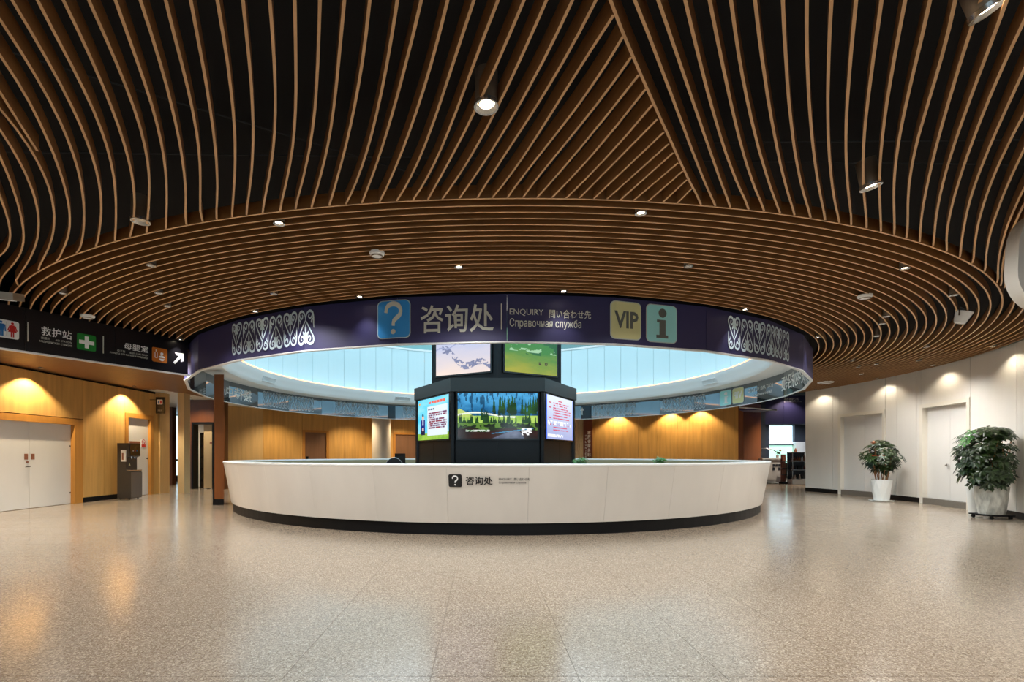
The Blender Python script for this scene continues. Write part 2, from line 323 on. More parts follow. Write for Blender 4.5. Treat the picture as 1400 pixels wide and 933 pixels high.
SLATS = [
 [(-3.434,3.318),(-3.71,3.673),(-3.987,4.028),(-4.263,4.383),(-4.387,4.544),(-4.514,4.703),(-4.643,4.86),(-4.777,5.014),(-4.915,5.164),(-5.058,5.307),(-5.209,5.444),(-5.367,5.572),(-5.534,5.69),(-5.941,5.98)],
 [(-2.932,2.705),(-3.19,3.074),(-3.448,3.443),(-3.705,3.812),(-3.83,3.99),(-3.958,4.165),(-4.09,4.338),(-4.223,4.51),(-4.359,4.679),(-4.498,4.847),(-4.639,5.012),(-4.784,5.174),(-4.933,5.331),(-5.088,5.484),(-5.247,5.632),(-5.412,5.774),(-5.58,5.912),(-5.752,6.046),(-5.926,6.179),(-6.097,6.314),(-6.264,6.453),(-6.42,6.602),(-6.781,6.948)],
 [(-2.743,2.305),(-2.959,2.7),(-3.175,3.095),(-3.392,3.489),(-3.495,3.678),(-3.605,3.863),(-3.721,4.045),(-3.843,4.223),(-3.97,4.398),(-4.102,4.568),(-4.239,4.735),(-4.38,4.898),(-4.525,5.057),(-4.674,5.213),(-4.827,5.365),(-4.983,5.514),(-5.141,5.66),(-5.302,5.804),(-5.465,5.946),(-5.629,6.086),(-5.793,6.226),(-5.957,6.366),(-6.12,6.507),(-6.255,6.683)],
 [(-2.686,2.028),(-2.854,2.445),(-3.021,2.863),(-3.189,3.281),(-3.27,3.483),(-3.364,3.68),(-3.469,3.871),(-3.583,4.057),(-3.704,4.239),(-3.832,4.416),(-3.966,4.588),(-4.104,4.757),(-4.248,4.921),(-4.395,5.081),(-4.547,5.238),(-4.702,5.392),(-4.859,5.543),(-5.02,5.691),(-5.181,5.839),(-5.342,5.986),(-5.497,6.142)],
 [(-2.417,1.928),(-2.625,2.327),(-2.832,2.726),(-3.039,3.126),(-3.118,3.277),(-3.195,3.429),(-3.272,3.581),(-3.347,3.733)],
 [(-2.219,1.6),(-2.399,2.012),(-2.579,2.425),(-2.759,2.837),(-2.844,3.031),(-2.938,3.22),(-3.04,3.405),(-3.146,3.587),(-3.256,3.767),(-3.37,3.945),(-3.487,4.122),(-3.607,4.296),(-3.731,4.467),(-3.858,4.635),(-3.99,4.8),(-4.126,4.961),(-4.268,5.118),(-4.413,5.271),(-4.563,5.421),(-4.715,5.568),(-4.867,5.715),(-5.024,5.852)],
 [(-2.027,1.347),(-2.195,1.765),(-2.363,2.182),(-2.531,2.6),(-2.612,2.802),(-2.698,3.001),(-2.79,3.197),(-2.889,3.39),(-2.994,3.579),(-3.106,3.765),(-3.222,3.948),(-3.344,4.128),(-3.47,4.304),(-3.6,4.479),(-3.733,4.65),(-3.868,4.82),(-4.006,4.987),(-4.147,5.152),(-4.29,5.314),(-4.438,5.473),(-4.596,5.617)],
 [(-1.868,1.238),(-2.033,1.657),(-2.199,2.075),(-2.364,2.494),(-2.441,2.686),(-2.521,2.877),(-2.605,3.067),(-2.693,3.255),(-2.786,3.44),(-2.885,3.622),(-2.988,3.802),(-3.096,3.978),(-3.209,4.152),(-3.327,4.322),(-3.449,4.49),(-3.575,4.655),(-3.704,4.817),(-3.836,4.977),(-3.969,5.136),(-4.103,5.293),(-4.242,5.441)],
 [(-1.712,1.249),(-1.887,1.664),(-2.061,2.079),(-2.236,2.493),(-2.321,2.695),(-2.404,2.897),(-2.491,3.098),(-2.582,3.297),(-2.681,3.492),(-2.786,3.684),(-2.898,3.872),(-3.015,4.057),(-3.138,4.239),(-3.264,4.418),(-3.392,4.595),(-3.522,4.771),(-3.653,4.945),(-3.786,5.119),(-3.921,5.295)],
 [(-1.606,1.24),(-1.773,1.658),(-1.939,2.076),(-2.106,2.494),(-2.184,2.689),(-2.266,2.883),(-2.351,3.075),(-2.44,3.266),(-2.532,3.455),(-2.629,3.642),(-2.73,3.827),(-2.835,4.009),(-2.946,4.188),(-3.061,4.365),(-3.18,4.538),(-3.304,4.708),(-3.431,4.875),(-3.561,5.041),(-3.694,5.2)],
 [(-1.493,1.234),(-1.654,1.654),(-1.816,2.074),(-1.978,2.494),(-2.055,2.695),(-2.134,2.895),(-2.217,3.094),(-2.305,3.291),(-2.399,3.485),(-2.499,3.675),(-2.605,3.863),(-2.718,4.046),(-2.835,4.227),(-2.957,4.405),(-3.081,4.581),(-3.206,4.757),(-3.33,4.933),(-3.454,5.105)],
 [(-1.329,1.246),(-1.501,1.662),(-1.672,2.078),(-1.844,2.494),(-1.922,2.683),(-2,2.872),(-2.079,3.06),(-2.162,3.248),(-2.249,3.433),(-2.341,3.616),(-2.437,3.796),(-2.538,3.974),(-2.642,4.15),(-2.75,4.324),(-2.859,4.497),(-2.971,4.669),(-3.082,4.84),(-3.195,5.01)],
 [(-1.226,1.236),(-1.39,1.655),(-1.554,2.074),(-1.718,2.493),(-1.794,2.687),(-1.873,2.88),(-1.954,3.071),(-2.039,3.261),(-2.127,3.45),(-2.217,3.637),(-2.311,3.823),(-2.408,4.008),(-2.508,4.19),(-2.611,4.371),(-2.718,4.55),(-2.828,4.726),(-2.934,4.923)],
 [(-1.082,1.243),(-1.252,1.66),(-1.422,2.077),(-1.591,2.494),(-1.674,2.695),(-1.755,2.898),(-1.838,3.1),(-1.925,3.3),(-2.015,3.498),(-2.111,3.694),(-2.212,3.888),(-2.317,4.079),(-2.425,4.269),(-2.533,4.458),(-2.641,4.648),(-2.738,4.861)],
 [(-0.952,1.246),(-1.123,1.662),(-1.294,2.078),(-1.465,2.494),(-1.547,2.691),(-1.629,2.889),(-1.712,3.085),(-1.798,3.281),(-1.885,3.476),(-1.976,3.67),(-2.069,3.863),(-2.165,4.053),(-2.264,4.243),(-2.366,4.43),(-2.472,4.616),(-2.576,4.814)],
 [(-0.852,1.231),(-1.012,1.652),(-1.171,2.073),(-1.331,2.494),(-1.405,2.689),(-1.481,2.885),(-1.561,3.079),(-1.643,3.272),(-1.729,3.463),(-1.818,3.652),(-1.911,3.84),(-2.007,4.027),(-2.105,4.212),(-2.204,4.397),(-2.304,4.581),(-2.403,4.767)],
 [(-0.72,1.233),(-0.881,1.653),(-1.042,2.073),(-1.202,2.494),(-1.276,2.685),(-1.35,2.876),(-1.426,3.066),(-1.506,3.254),(-1.588,3.442),(-1.674,3.628),(-1.763,3.812),(-1.855,3.995),(-1.95,4.176),(-2.047,4.356),(-2.146,4.536),(-2.243,4.725)],
 [(-0.611,1.223),(-0.763,1.646),(-0.915,2.07),(-1.067,2.494),(-1.14,2.7),(-1.216,2.905),(-1.296,3.11),(-1.379,3.312),(-1.468,3.513),(-1.562,3.711),(-1.66,3.906),(-1.762,4.1),(-1.866,4.293),(-1.97,4.486),(-2.072,4.684)],
 [(-0.483,1.224),(-0.635,1.647),(-0.788,2.07),(-0.941,2.494),(-1.013,2.694),(-1.086,2.895),(-1.16,3.095),(-1.238,3.294),(-1.32,3.491),(-1.407,3.686),(-1.499,3.878),(-1.595,4.069),(-1.693,4.259),(-1.792,4.448),(-1.889,4.643)],
 [(-0.359,1.223),(-0.511,1.646),(-0.662,2.07),(-0.814,2.494),(-0.884,2.691),(-0.955,2.888),(-1.028,3.084),(-1.104,3.28),(-1.185,3.473),(-1.269,3.665),(-1.358,3.854),(-1.45,4.043),(-1.544,4.23),(-1.64,4.416),(-1.733,4.611)],
 [(-0.227,1.226),(-0.382,1.648),(-0.536,2.071),(-0.691,2.494),(-0.761,2.687),(-0.831,2.88),(-0.902,3.074),(-0.975,3.266),(-1.051,3.457),(-1.131,3.647),(-1.215,3.835),(-1.302,4.021),(-1.391,4.207),(-1.482,4.391),(-1.573,4.58)],
 [(-0.145,1.21),(-0.284,1.638),(-0.423,2.066),(-0.563,2.493),(-0.626,2.686),(-0.692,2.877),(-0.762,3.066),(-0.835,3.254),(-0.911,3.442),(-0.989,3.628),(-1.069,3.814),(-1.151,3.999),(-1.233,4.183),(-1.316,4.368),(-1.4,4.55)],
 [(-0.153,1.635),(-0.288,2.064),(-0.424,2.494),(-0.49,2.703),(-0.558,2.911),(-0.63,3.119),(-0.705,3.325),(-0.783,3.53),(-0.865,3.733),(-0.952,3.934),(-1.043,4.134),(-1.14,4.331),(-1.242,4.525)],
 [(-0.013,1.642),(-0.158,2.068),(-0.304,2.494),(-0.373,2.698),(-0.445,2.901),(-0.518,3.104),(-0.593,3.306),(-0.67,3.507),(-0.749,3.707),(-0.831,3.907),(-0.915,4.105),(-1.002,4.303),(-1.09,4.503)],
 [(-0.042,2.063),(-0.171,2.494),(-0.232,2.698),(-0.296,2.901),(-0.364,3.103),(-0.436,3.304),(-0.51,3.503),(-0.587,3.702),(-0.668,3.899),(-0.751,4.096),(-0.836,4.291),(-0.925,4.482)],
 [(0.099,2.065),(-0.039,2.494),(-0.103,2.694),(-0.166,2.894),(-0.23,3.095),(-0.294,3.295),(-0.361,3.494),(-0.431,3.693),(-0.506,3.889),(-0.586,4.083),(-0.672,4.275),(-0.766,4.464)],
 [(0.261,1.941),(0.083,2.493),(0.019,2.691),(-0.043,2.89),(-0.104,3.089),(-0.166,3.288),(-0.23,3.486),(-0.296,3.683),(-0.367,3.878),(-0.444,4.072),(-0.527,4.263),(-0.618,4.45)],
 [(0.338,2.072),(0.213,2.494),(0.154,2.691),(0.093,2.888),(0.028,3.083),(-0.039,3.278),(-0.108,3.472),(-0.18,3.666),(-0.253,3.858),(-0.328,4.05),(-0.404,4.241),(-0.481,4.438)],
 [(0.41,2.185),(0.327,2.493),(0.273,2.691),(0.217,2.889),(0.159,3.085),(0.097,3.281),(0.033,3.476),(-0.036,3.669),(-0.108,3.861),(-0.185,4.051),(-0.266,4.239),(-0.352,4.429)],
 [(0.502,2.319),(0.458,2.493),(0.409,2.691),(0.355,2.887),(0.297,3.081),(0.235,3.274),(0.169,3.467),(0.1,3.658),(0.028,3.848),(-0.045,4.037),(-0.121,4.226),(-0.199,4.42)],
 [(0.586,2.455),(0.576,2.494),(0.528,2.689),(0.475,2.883),(0.416,3.076),(0.354,3.268),(0.289,3.458),(0.222,3.648),(0.155,3.839),(0.089,4.029),(0.024,4.219),(-0.038,4.412)],
 [(0.687,2.579),(0.624,2.783),(0.563,2.988),(0.503,3.193),(0.443,3.398),(0.382,3.603),(0.317,3.807),(0.249,4.009),(0.175,4.21),(0.094,4.408)],
 [(0.774,2.71),(0.73,2.904),(0.677,3.095),(0.618,3.284),(0.553,3.471),(0.486,3.658),(0.418,3.844),(0.352,4.031),(0.288,4.219),(0.23,4.406)],
 [(0.861,2.85),(0.808,3.048),(0.749,3.243),(0.685,3.438),(0.619,3.631),(0.552,3.824),(0.486,4.017),(0.424,4.212),(0.367,4.405)],
 [(0.947,2.984),(0.843,3.343),(0.733,3.7),(0.616,4.055),(0.493,4.406)],
 [(1.026,3.101),(0.942,3.432),(0.848,3.761),(0.742,4.086),(0.626,4.408)],
 [(1.116,3.24),(1.04,3.536),(0.954,3.83),(0.859,4.121),(0.755,4.412)],
 [(1.198,3.377),(0.87,4.417)],
 [(1.292,3.515),(1.22,3.74),(1.147,3.966),(1.074,4.192),(1.001,4.424)],
 [(1.377,3.643),(1.12,4.432)],
 [(1.451,3.752),(1.246,4.441)],
 [(1.539,3.882),(1.368,4.452)],
 [(1.621,3.994),(1.503,4.466)],
 [(1.707,4.118),(1.642,4.482)],
 [(1.805,4.256),(1.779,4.499)],
 [(-0.058,1.343),(0.177,1.727),(0.412,2.11),(0.648,2.494),(0.754,2.667),(0.864,2.838),(0.975,3.008),(1.088,3.178),(1.2,3.346),(1.314,3.515),(1.427,3.684),(1.54,3.853),(1.655,4.021),(1.77,4.188),(1.889,4.353),(2.008,4.532)],
 [(0.014,1.374),(0.266,1.747),(0.518,2.12),(0.77,2.493),(0.886,2.664),(1,2.836),(1.114,3.009),(1.227,3.181),(1.34,3.354),(1.454,3.527),(1.567,3.7),(1.681,3.872),(1.796,4.044),(1.913,4.215),(2.031,4.384),(2.15,4.555)],
 [(0.135,1.374),(0.386,1.747),(0.638,2.121),(0.889,2.494),(1.006,2.668),(1.123,2.842),(1.24,3.017),(1.357,3.191),(1.474,3.365),(1.591,3.539),(1.708,3.713),(1.826,3.887),(1.944,4.061),(2.063,4.234),(2.182,4.406),(2.301,4.582)],
 [(0.306,1.349),(0.546,1.731),(0.785,2.112),(1.024,2.493),(1.138,2.675),(1.253,2.856),(1.369,3.037),(1.486,3.216),(1.605,3.395),(1.725,3.572),(1.847,3.749),(1.972,3.923),(2.098,4.097),(2.227,4.268),(2.359,4.438),(2.49,4.618)],
 [(0.416,1.358),(0.659,1.737),(0.903,2.115),(1.147,2.493),(1.265,2.677),(1.384,2.861),(1.504,3.044),(1.624,3.227),(1.746,3.409),(1.869,3.59),(1.994,3.77),(2.121,3.948),(2.251,4.124),(2.383,4.299),(2.518,4.471),(2.654,4.652)],
 [(0.537,1.35),(0.776,1.732),(1.016,2.113),(1.255,2.494),(1.366,2.67),(1.478,2.845),(1.593,3.019),(1.71,3.191),(1.828,3.362),(1.949,3.532),(2.07,3.701),(2.194,3.869),(2.318,4.035),(2.444,4.201),(2.571,4.366),(2.699,4.53),(2.829,4.692)],
 [(0.631,1.367),(0.879,1.743),(1.127,2.118),(1.376,2.493),(1.492,2.67),(1.61,2.847),(1.73,3.022),(1.85,3.197),(1.971,3.37),(2.094,3.543),(2.218,3.715),(2.343,3.887),(2.47,4.057),(2.598,4.226),(2.727,4.394),(2.858,4.56),(2.989,4.731)],
 [(0.779,1.362),(1.024,1.739),(1.27,2.116),(1.516,2.493),(1.634,2.675),(1.754,2.856),(1.874,3.037),(1.996,3.217),(2.12,3.395),(2.245,3.573),(2.372,3.749),(2.501,3.923),(2.632,4.097),(2.765,4.268),(2.9,4.438),(3.038,4.606),(3.176,4.78)],
 [(0.899,1.363),(1.145,1.74),(1.391,2.117),(1.637,2.493),(1.75,2.667),(1.865,2.838),(1.982,3.009),(2.1,3.179),(2.22,3.347),(2.341,3.515),(2.463,3.681),(2.587,3.847),(2.712,4.012),(2.838,4.176),(2.965,4.339),(3.093,4.501),(3.222,4.663),(3.35,4.829)],
 [(1.02,1.364),(1.267,1.741),(1.514,2.117),(1.761,2.493),(1.877,2.671),(1.995,2.847),(2.114,3.022),(2.234,3.197),(2.356,3.37),(2.479,3.543),(2.604,3.714),(2.731,3.884),(2.859,4.053),(2.989,4.221),(3.12,4.387),(3.254,4.552),(3.389,4.715),(3.525,4.881)],
 [(1.133,1.372),(1.384,1.746),(1.634,2.12),(1.885,2.493),(2.005,2.673),(2.125,2.852),(2.247,3.031),(2.369,3.209),(2.493,3.386),(2.619,3.561),(2.747,3.735),(2.877,3.908),(3.009,4.079),(3.142,4.249),(3.277,4.418),(3.412,4.586),(3.547,4.755),(3.679,4.93)],
 [(1.252,1.378),(1.506,1.75),(1.759,2.121),(2.013,2.493),(2.13,2.665),(2.247,2.838),(2.365,3.01),(2.483,3.182),(2.602,3.353),(2.723,3.523),(2.846,3.691),(2.971,3.858),(3.098,4.023),(3.227,4.187),(3.358,4.35),(3.49,4.511),(3.622,4.672),(3.755,4.833),(3.885,4.999)],
 [(1.371,1.379),(1.625,1.75),(1.879,2.122),(2.133,2.494),(2.254,2.672),(2.376,2.85),(2.499,3.027),(2.623,3.204),(2.749,3.379),(2.876,3.553),(3.005,3.726),(3.136,3.898),(3.269,4.068),(3.403,4.237),(3.539,4.405),(3.676,4.571),(3.814,4.737),(3.952,4.903),(4.089,5.072)],
 [(1.479,1.39),(1.738,1.758),(1.997,2.125),(2.257,2.493),(2.377,2.664),(2.496,2.836),(2.614,3.008),(2.733,3.179),(2.853,3.35),(2.975,3.52),(3.099,3.688),(3.225,3.855),(3.353,4.02),(3.483,4.183),(3.615,4.345),(3.749,4.505),(3.884,4.665),(4.019,4.824),(4.154,4.984),(4.286,5.147)],
 [(1.567,1.419),(1.839,1.777),(2.111,2.135),(2.384,2.493),(2.514,2.665),(2.64,2.84),(2.763,3.016),(2.885,3.194),(3.008,3.371),(3.131,3.548),(3.257,3.722),(3.386,3.895),(3.518,4.065),(3.652,4.234),(3.789,4.4),(3.928,4.565),(4.069,4.729),(4.209,4.893),(4.347,5.058),(4.482,5.227)],
 [(1.737,1.389),(1.995,1.757),(2.254,2.125),(2.513,2.494),(2.634,2.666),(2.756,2.838),(2.879,3.008),(3.004,3.179),(3.129,3.348),(3.255,3.517),(3.381,3.685),(3.509,3.853),(3.638,4.02),(3.767,4.186),(3.898,4.351),(4.029,4.516),(4.162,4.679),(4.297,4.842),(4.433,5.003),(4.57,5.162),(4.708,5.324)],
 [(1.856,1.397),(2.119,1.762),(2.381,2.127),(2.644,2.493),(2.766,2.662),(2.887,2.831),(3.008,3),(3.129,3.168),(3.252,3.336),(3.375,3.504),(3.499,3.671),(3.624,3.836),(3.751,4.001),(3.88,4.165),(4.01,4.327),(4.141,4.488),(4.275,4.648),(4.409,4.807),(4.545,4.965),(4.682,5.121),(4.819,5.277),(4.955,5.437)],
 [(2.103,1.5),(2.357,1.872),(2.61,2.244),(2.863,2.615),(2.982,2.79),(3.103,2.962),(3.225,3.133),(3.349,3.303),(3.475,3.472),(3.602,3.64),(3.73,3.808),(3.859,3.974),(3.989,4.139),(4.12,4.304),(4.253,4.468),(4.387,4.63),(4.523,4.791),(4.66,4.951),(4.799,5.108),(4.941,5.264),(5.086,5.417),(5.231,5.572)],
 [(2.425,1.862),(2.692,2.224),(2.96,2.586),(3.227,2.948),(3.354,3.119),(3.48,3.29),(3.608,3.461),(3.736,3.631),(3.866,3.8),(3.997,3.968),(4.13,4.135),(4.264,4.3),(4.4,4.464),(4.538,4.626),(4.678,4.787),(4.819,4.946),(4.961,5.105),(5.104,5.263),(5.248,5.419),(5.393,5.576),(5.536,5.734)],
 [(2.857,2.241),(3.121,2.606),(3.385,2.97),(3.649,3.335),(3.774,3.507),(3.901,3.677),(4.03,3.846),(4.161,4.013),(4.295,4.178),(4.43,4.342),(4.568,4.505),(4.707,4.666),(4.847,4.825),(4.989,4.984),(5.133,5.14),(5.278,5.296),(5.424,5.451),(5.571,5.604),(5.719,5.756),(5.861,5.92)],
 [(3.225,2.663),(3.506,3.014),(3.788,3.366),(4.069,3.717),(4.206,3.889),(4.344,4.06),(4.484,4.229),(4.625,4.398),(4.768,4.565),(4.912,4.732),(5.057,4.897),(5.204,5.061),(5.352,5.223),(5.502,5.384),(5.654,5.543),(5.807,5.701),(5.962,5.858),(6.118,6.012),(6.27,6.175)],
 [(3.8,3.216),(4.087,3.562),(4.374,3.909),(4.66,4.256),(4.797,4.421),(4.935,4.584),(5.075,4.746),(5.216,4.907),(5.359,5.066),(5.504,5.223),(5.65,5.38),(5.797,5.535),(5.946,5.688),(6.096,5.84),(6.248,5.991),(6.401,6.141),(6.555,6.289),(6.71,6.437),(6.859,6.592)],
 [(3.954,3.316),(4.241,3.662),(4.528,4.009),(4.814,4.356),(4.951,4.521),(5.089,4.684),(5.229,4.846),(5.37,5.007),(5.513,5.166),(5.658,5.323),(5.804,5.48),(5.951,5.635),(6.1,5.788),(6.25,5.94),(6.402,6.091),(6.555,6.241),(6.709,6.389),(6.864,6.537),(7.013,6.692)],
 [(4.109,3.416),(4.396,3.762),(4.683,4.109),(4.969,4.456),(5.106,4.621),(5.244,4.784),(5.384,4.946),(5.525,5.107),(5.668,5.266),(5.813,5.423),(5.959,5.58),(6.106,5.735),(6.255,5.888),(6.405,6.04),(6.557,6.191),(6.71,6.341),(6.864,6.489),(7.019,6.637),(7.168,6.792)],
 [(4.263,3.516),(4.55,3.862),(4.837,4.209),(5.123,4.556),(5.26,4.721),(5.398,4.884),(5.538,5.046),(5.679,5.207),(5.822,5.366),(5.967,5.523),(6.113,5.68),(6.26,5.835),(6.409,5.988),(6.559,6.14),(6.711,6.291),(6.864,6.441),(7.018,6.589),(7.173,6.737),(7.322,6.892)],
 [(4.418,3.616),(4.705,3.962),(4.992,4.309),(5.278,4.656),(5.415,4.821),(5.553,4.984),(5.693,5.146),(5.834,5.307),(5.977,5.466),(6.122,5.623),(6.268,5.78),(6.415,5.935),(6.564,6.088),(6.714,6.24),(6.866,6.391),(7.019,6.541),(7.173,6.689),(7.328,6.837),(7.477,6.992)],
 [(4.572,3.716),(4.859,4.062),(5.146,4.409),(5.432,4.756),(5.569,4.921),(5.707,5.084),(5.847,5.246),(5.988,5.407),(6.131,5.566),(6.276,5.723),(6.422,5.88),(6.569,6.035),(6.718,6.188),(6.868,6.34),(7.02,6.491),(7.173,6.641),(7.327,6.789),(7.482,6.937),(7.631,7.092)],
 [(4.727,3.816),(5.014,4.162),(5.301,4.509),(5.587,4.856),(5.724,5.021),(5.862,5.184),(6.002,5.346),(6.143,5.507),(6.286,5.666),(6.431,5.823),(6.577,5.98),(6.724,6.135),(6.873,6.288),(7.023,6.44),(7.175,6.591),(7.328,6.741),(7.482,6.889),(7.637,7.037),(7.786,7.192)],
 [(4.881,3.916),(5.168,4.262),(5.455,4.609),(5.741,4.956),(5.878,5.121),(6.016,5.284),(6.156,5.446),(6.297,5.607),(6.44,5.766),(6.585,5.923),(6.731,6.08),(6.878,6.235),(7.027,6.388),(7.177,6.54),(7.329,6.691),(7.482,6.841),(7.636,6.989),(7.791,7.137),(7.94,7.292)],
 [(5.035,4.016),(5.322,4.362),(5.609,4.709),(5.895,5.056),(6.032,5.221),(6.17,5.384),(6.31,5.546),(6.451,5.707),(6.594,5.866),(6.739,6.023),(6.885,6.18),(7.032,6.335),(7.181,6.488),(7.331,6.64),(7.483,6.791),(7.636,6.941),(7.79,7.089),(7.945,7.237),(8.094,7.392)],
 [(5.19,4.116),(5.477,4.462),(5.764,4.809),(6.05,5.156),(6.187,5.321),(6.325,5.484),(6.465,5.646),(6.606,5.807),(6.749,5.966),(6.894,6.123),(7.04,6.28),(7.187,6.435),(7.336,6.588),(7.486,6.74),(7.638,6.891),(7.791,7.041),(7.945,7.189),(8.1,7.337),(8.249,7.492)],
 [(5.344,4.216),(5.631,4.562),(5.918,4.909),(6.204,5.256),(6.341,5.421),(6.479,5.584),(6.619,5.746),(6.76,5.907),(6.903,6.066),(7.048,6.223),(7.194,6.38),(7.341,6.535),(7.49,6.688),(7.64,6.84),(7.792,6.991),(7.945,7.141),(8.099,7.289),(8.254,7.437),(8.403,7.592)],
 [(5.499,4.316),(5.786,4.662),(6.073,5.009),(6.359,5.356),(6.496,5.521),(6.634,5.684),(6.774,5.846),(6.915,6.007),(7.058,6.166),(7.203,6.323),(7.349,6.48),(7.496,6.635),(7.645,6.788),(7.795,6.94),(7.947,7.091),(8.1,7.241),(8.254,7.389),(8.409,7.537),(8.558,7.692)],
 [(5.653,4.416),(5.94,4.762),(6.227,5.109),(6.513,5.456),(6.65,5.621),(6.788,5.784),(6.928,5.946),(7.069,6.107),(7.212,6.266),(7.357,6.423),(7.503,6.58),(7.65,6.735),(7.799,6.888),(7.949,7.04),(8.101,7.191),(8.254,7.341),(8.408,7.489),(8.563,7.637),(8.712,7.792)],
 [(-3.574,3.318),(-3.85,3.673),(-4.127,4.028),(-4.403,4.383),(-4.527,4.544),(-4.654,4.703),(-4.783,4.86),(-4.917,5.014),(-5.055,5.164),(-5.198,5.307),(-5.349,5.444),(-5.507,5.572),(-5.674,5.69),(-6.081,5.98)],
 [(-3.714,3.318),(-3.99,3.673),(-4.267,4.028),(-4.543,4.383),(-4.667,4.544),(-4.794,4.703),(-4.923,4.86),(-5.057,5.014),(-5.195,5.164),(-5.338,5.307),(-5.489,5.444),(-5.647,5.572),(-5.814,5.69),(-6.221,5.98)],
 [(-3.854,3.318),(-4.13,3.673),(-4.407,4.028),(-4.683,4.383),(-4.807,4.544),(-4.934,4.703),(-5.063,4.86),(-5.197,5.014),(-5.335,5.164),(-5.478,5.307),(-5.629,5.444),(-5.787,5.572),(-5.954,5.69),(-6.361,5.98)],
 [(-3.994,3.318),(-4.27,3.673),(-4.547,4.028),(-4.823,4.383),(-4.947,4.544),(-5.074,4.703),(-5.203,4.86),(-5.337,5.014),(-5.475,5.164),(-5.618,5.307),(-5.769,5.444),(-5.927,5.572),(-6.094,5.69),(-6.501,5.98)],
 [(-4.134,3.318),(-4.41,3.673),(-4.687,4.028),(-4.963,4.383),(-5.087,4.544),(-5.214,4.703),(-5.343,4.86),(-5.477,5.014),(-5.615,5.164),(-5.758,5.307),(-5.909,5.444),(-6.067,5.572),(-6.234,5.69),(-6.641,5.98)],
 [(-4.274,3.318),(-4.55,3.673),(-4.827,4.028),(-5.103,4.383),(-5.227,4.544),(-5.354,4.703),(-5.483,4.86),(-5.617,5.014),(-5.755,5.164),(-5.898,5.307),(-6.049,5.444),(-6.207,5.572),(-6.374,5.69),(-6.781,5.98)],
 [(-4.414,3.318),(-4.69,3.673),(-4.967,4.028),(-5.243,4.383),(-5.367,4.544),(-5.494,4.703),(-5.623,4.86),(-5.757,5.014),(-5.895,5.164),(-6.038,5.307),(-6.189,5.444),(-6.347,5.572),(-6.514,5.69),(-6.921,5.98)],
 [(-4.554,3.318),(-4.83,3.673),(-5.107,4.028),(-5.383,4.383),(-5.507,4.544),(-5.634,4.703),(-5.763,4.86),(-5.897,5.014),(-6.035,5.164),(-6.178,5.307),(-6.329,5.444),(-6.487,5.572),(-6.654,5.69),(-7.061,5.98)],
]

# ================================================================== THE SETTING
ZC = 3.594                      # underside of the slat ceiling
# ---- floor: large terrazzo slabs on a joint bed
floor = struct(MB().box((-30,-9,-.05),(30,44,-.004)).obj('floor','grout'), 'polished beige terrazzo floor in large square slabs')
PITCH = .863
def in_view(x, y):
    if y < 2.2: return False
    px = 658.5+677.2*x/y; py = 623+677.2*1.3/y
    return -45 < px < 1445 and py < 990
cells = []
for i in range(-15, 17):
    for j in range(-13, 34):
        x = -1.16+PITCH*(i+.5); y = 2.914+PITCH*(j+.5)
        cells.append((math.hypot(x,y) if in_view(x,y) else 1e3+math.hypot(x,y), x, y))
cells.sort()
h = PITCH/2-.0016
slab_me = MB().box((-h,-h,-.02),(h,h,0)).mesh('floor_slab')
slab_me.materials.append(M['terrazzo'])
rest = MB()
for k,(d,x,y) in enumerate(cells):
    if k < 300 and d < 1e3: put('floor_slab', slab_me, 'terrazzo', floor, (x,y,0))
    else: rest.box((x-h,y-h,-.02),(x+h,y+h,0))
o = rest.obj('floor_slab_field','terrazzo',floor); o['kind'] = 'stuff'
MB().box((-30,32,-.02),(30,44,-.001)).obj('floor_slab_far','terrazzo',floor)

# ---- ceiling: black void above, wooden slats below
ceiling = struct(MB().lathe([(7.9,4.35),(31,4.35),(31,4.5),(7.9,4.5),(7.9,4.35)], (CX,CY), 72).obj('ceiling','plenum'), 'black open ceiling void behind curved wooden slats')
MB().lathe([(7.92,3.60),(8.06,3.60),(8.06,4.36),(7.92,4.36),(7.92,3.60)], (CX,CY), 96).obj('void_lining','plenum',ceiling)  # added black ring that keeps drum light out of the ceiling void
CUT = [45.0,45.2,45.4,45.6,45.8,46.0,46.3,46.5,46.8,47.0,47.3,47.6,47.8,48.1,48.4,48.7,49.0,49.4,49.7,50.0,50.4]
SH = .12
def slat(mb):                   # board with a paler underside, floor light put into its colour
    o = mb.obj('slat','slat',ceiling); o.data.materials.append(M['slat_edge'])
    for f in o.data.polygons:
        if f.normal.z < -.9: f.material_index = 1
for k in range(21):
    r = 10.73-.125*k
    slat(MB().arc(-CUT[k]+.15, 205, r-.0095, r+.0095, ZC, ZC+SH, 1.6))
for k in range(1,8):
    r = 10.73+.125*k
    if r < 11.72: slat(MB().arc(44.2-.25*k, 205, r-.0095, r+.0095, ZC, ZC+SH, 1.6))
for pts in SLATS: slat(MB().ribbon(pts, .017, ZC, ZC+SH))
for a,b in (((-6.5,1.5,4.05),(.6,5.55,4.05)), ((-7,4.35,4.0),(6,4.62,4.0)), ((1.0,4.42,4.08),(9,4.3,4.08))):
    MB().tube([a,b], .006, 6).obj('conduit','conduit',ceiling)
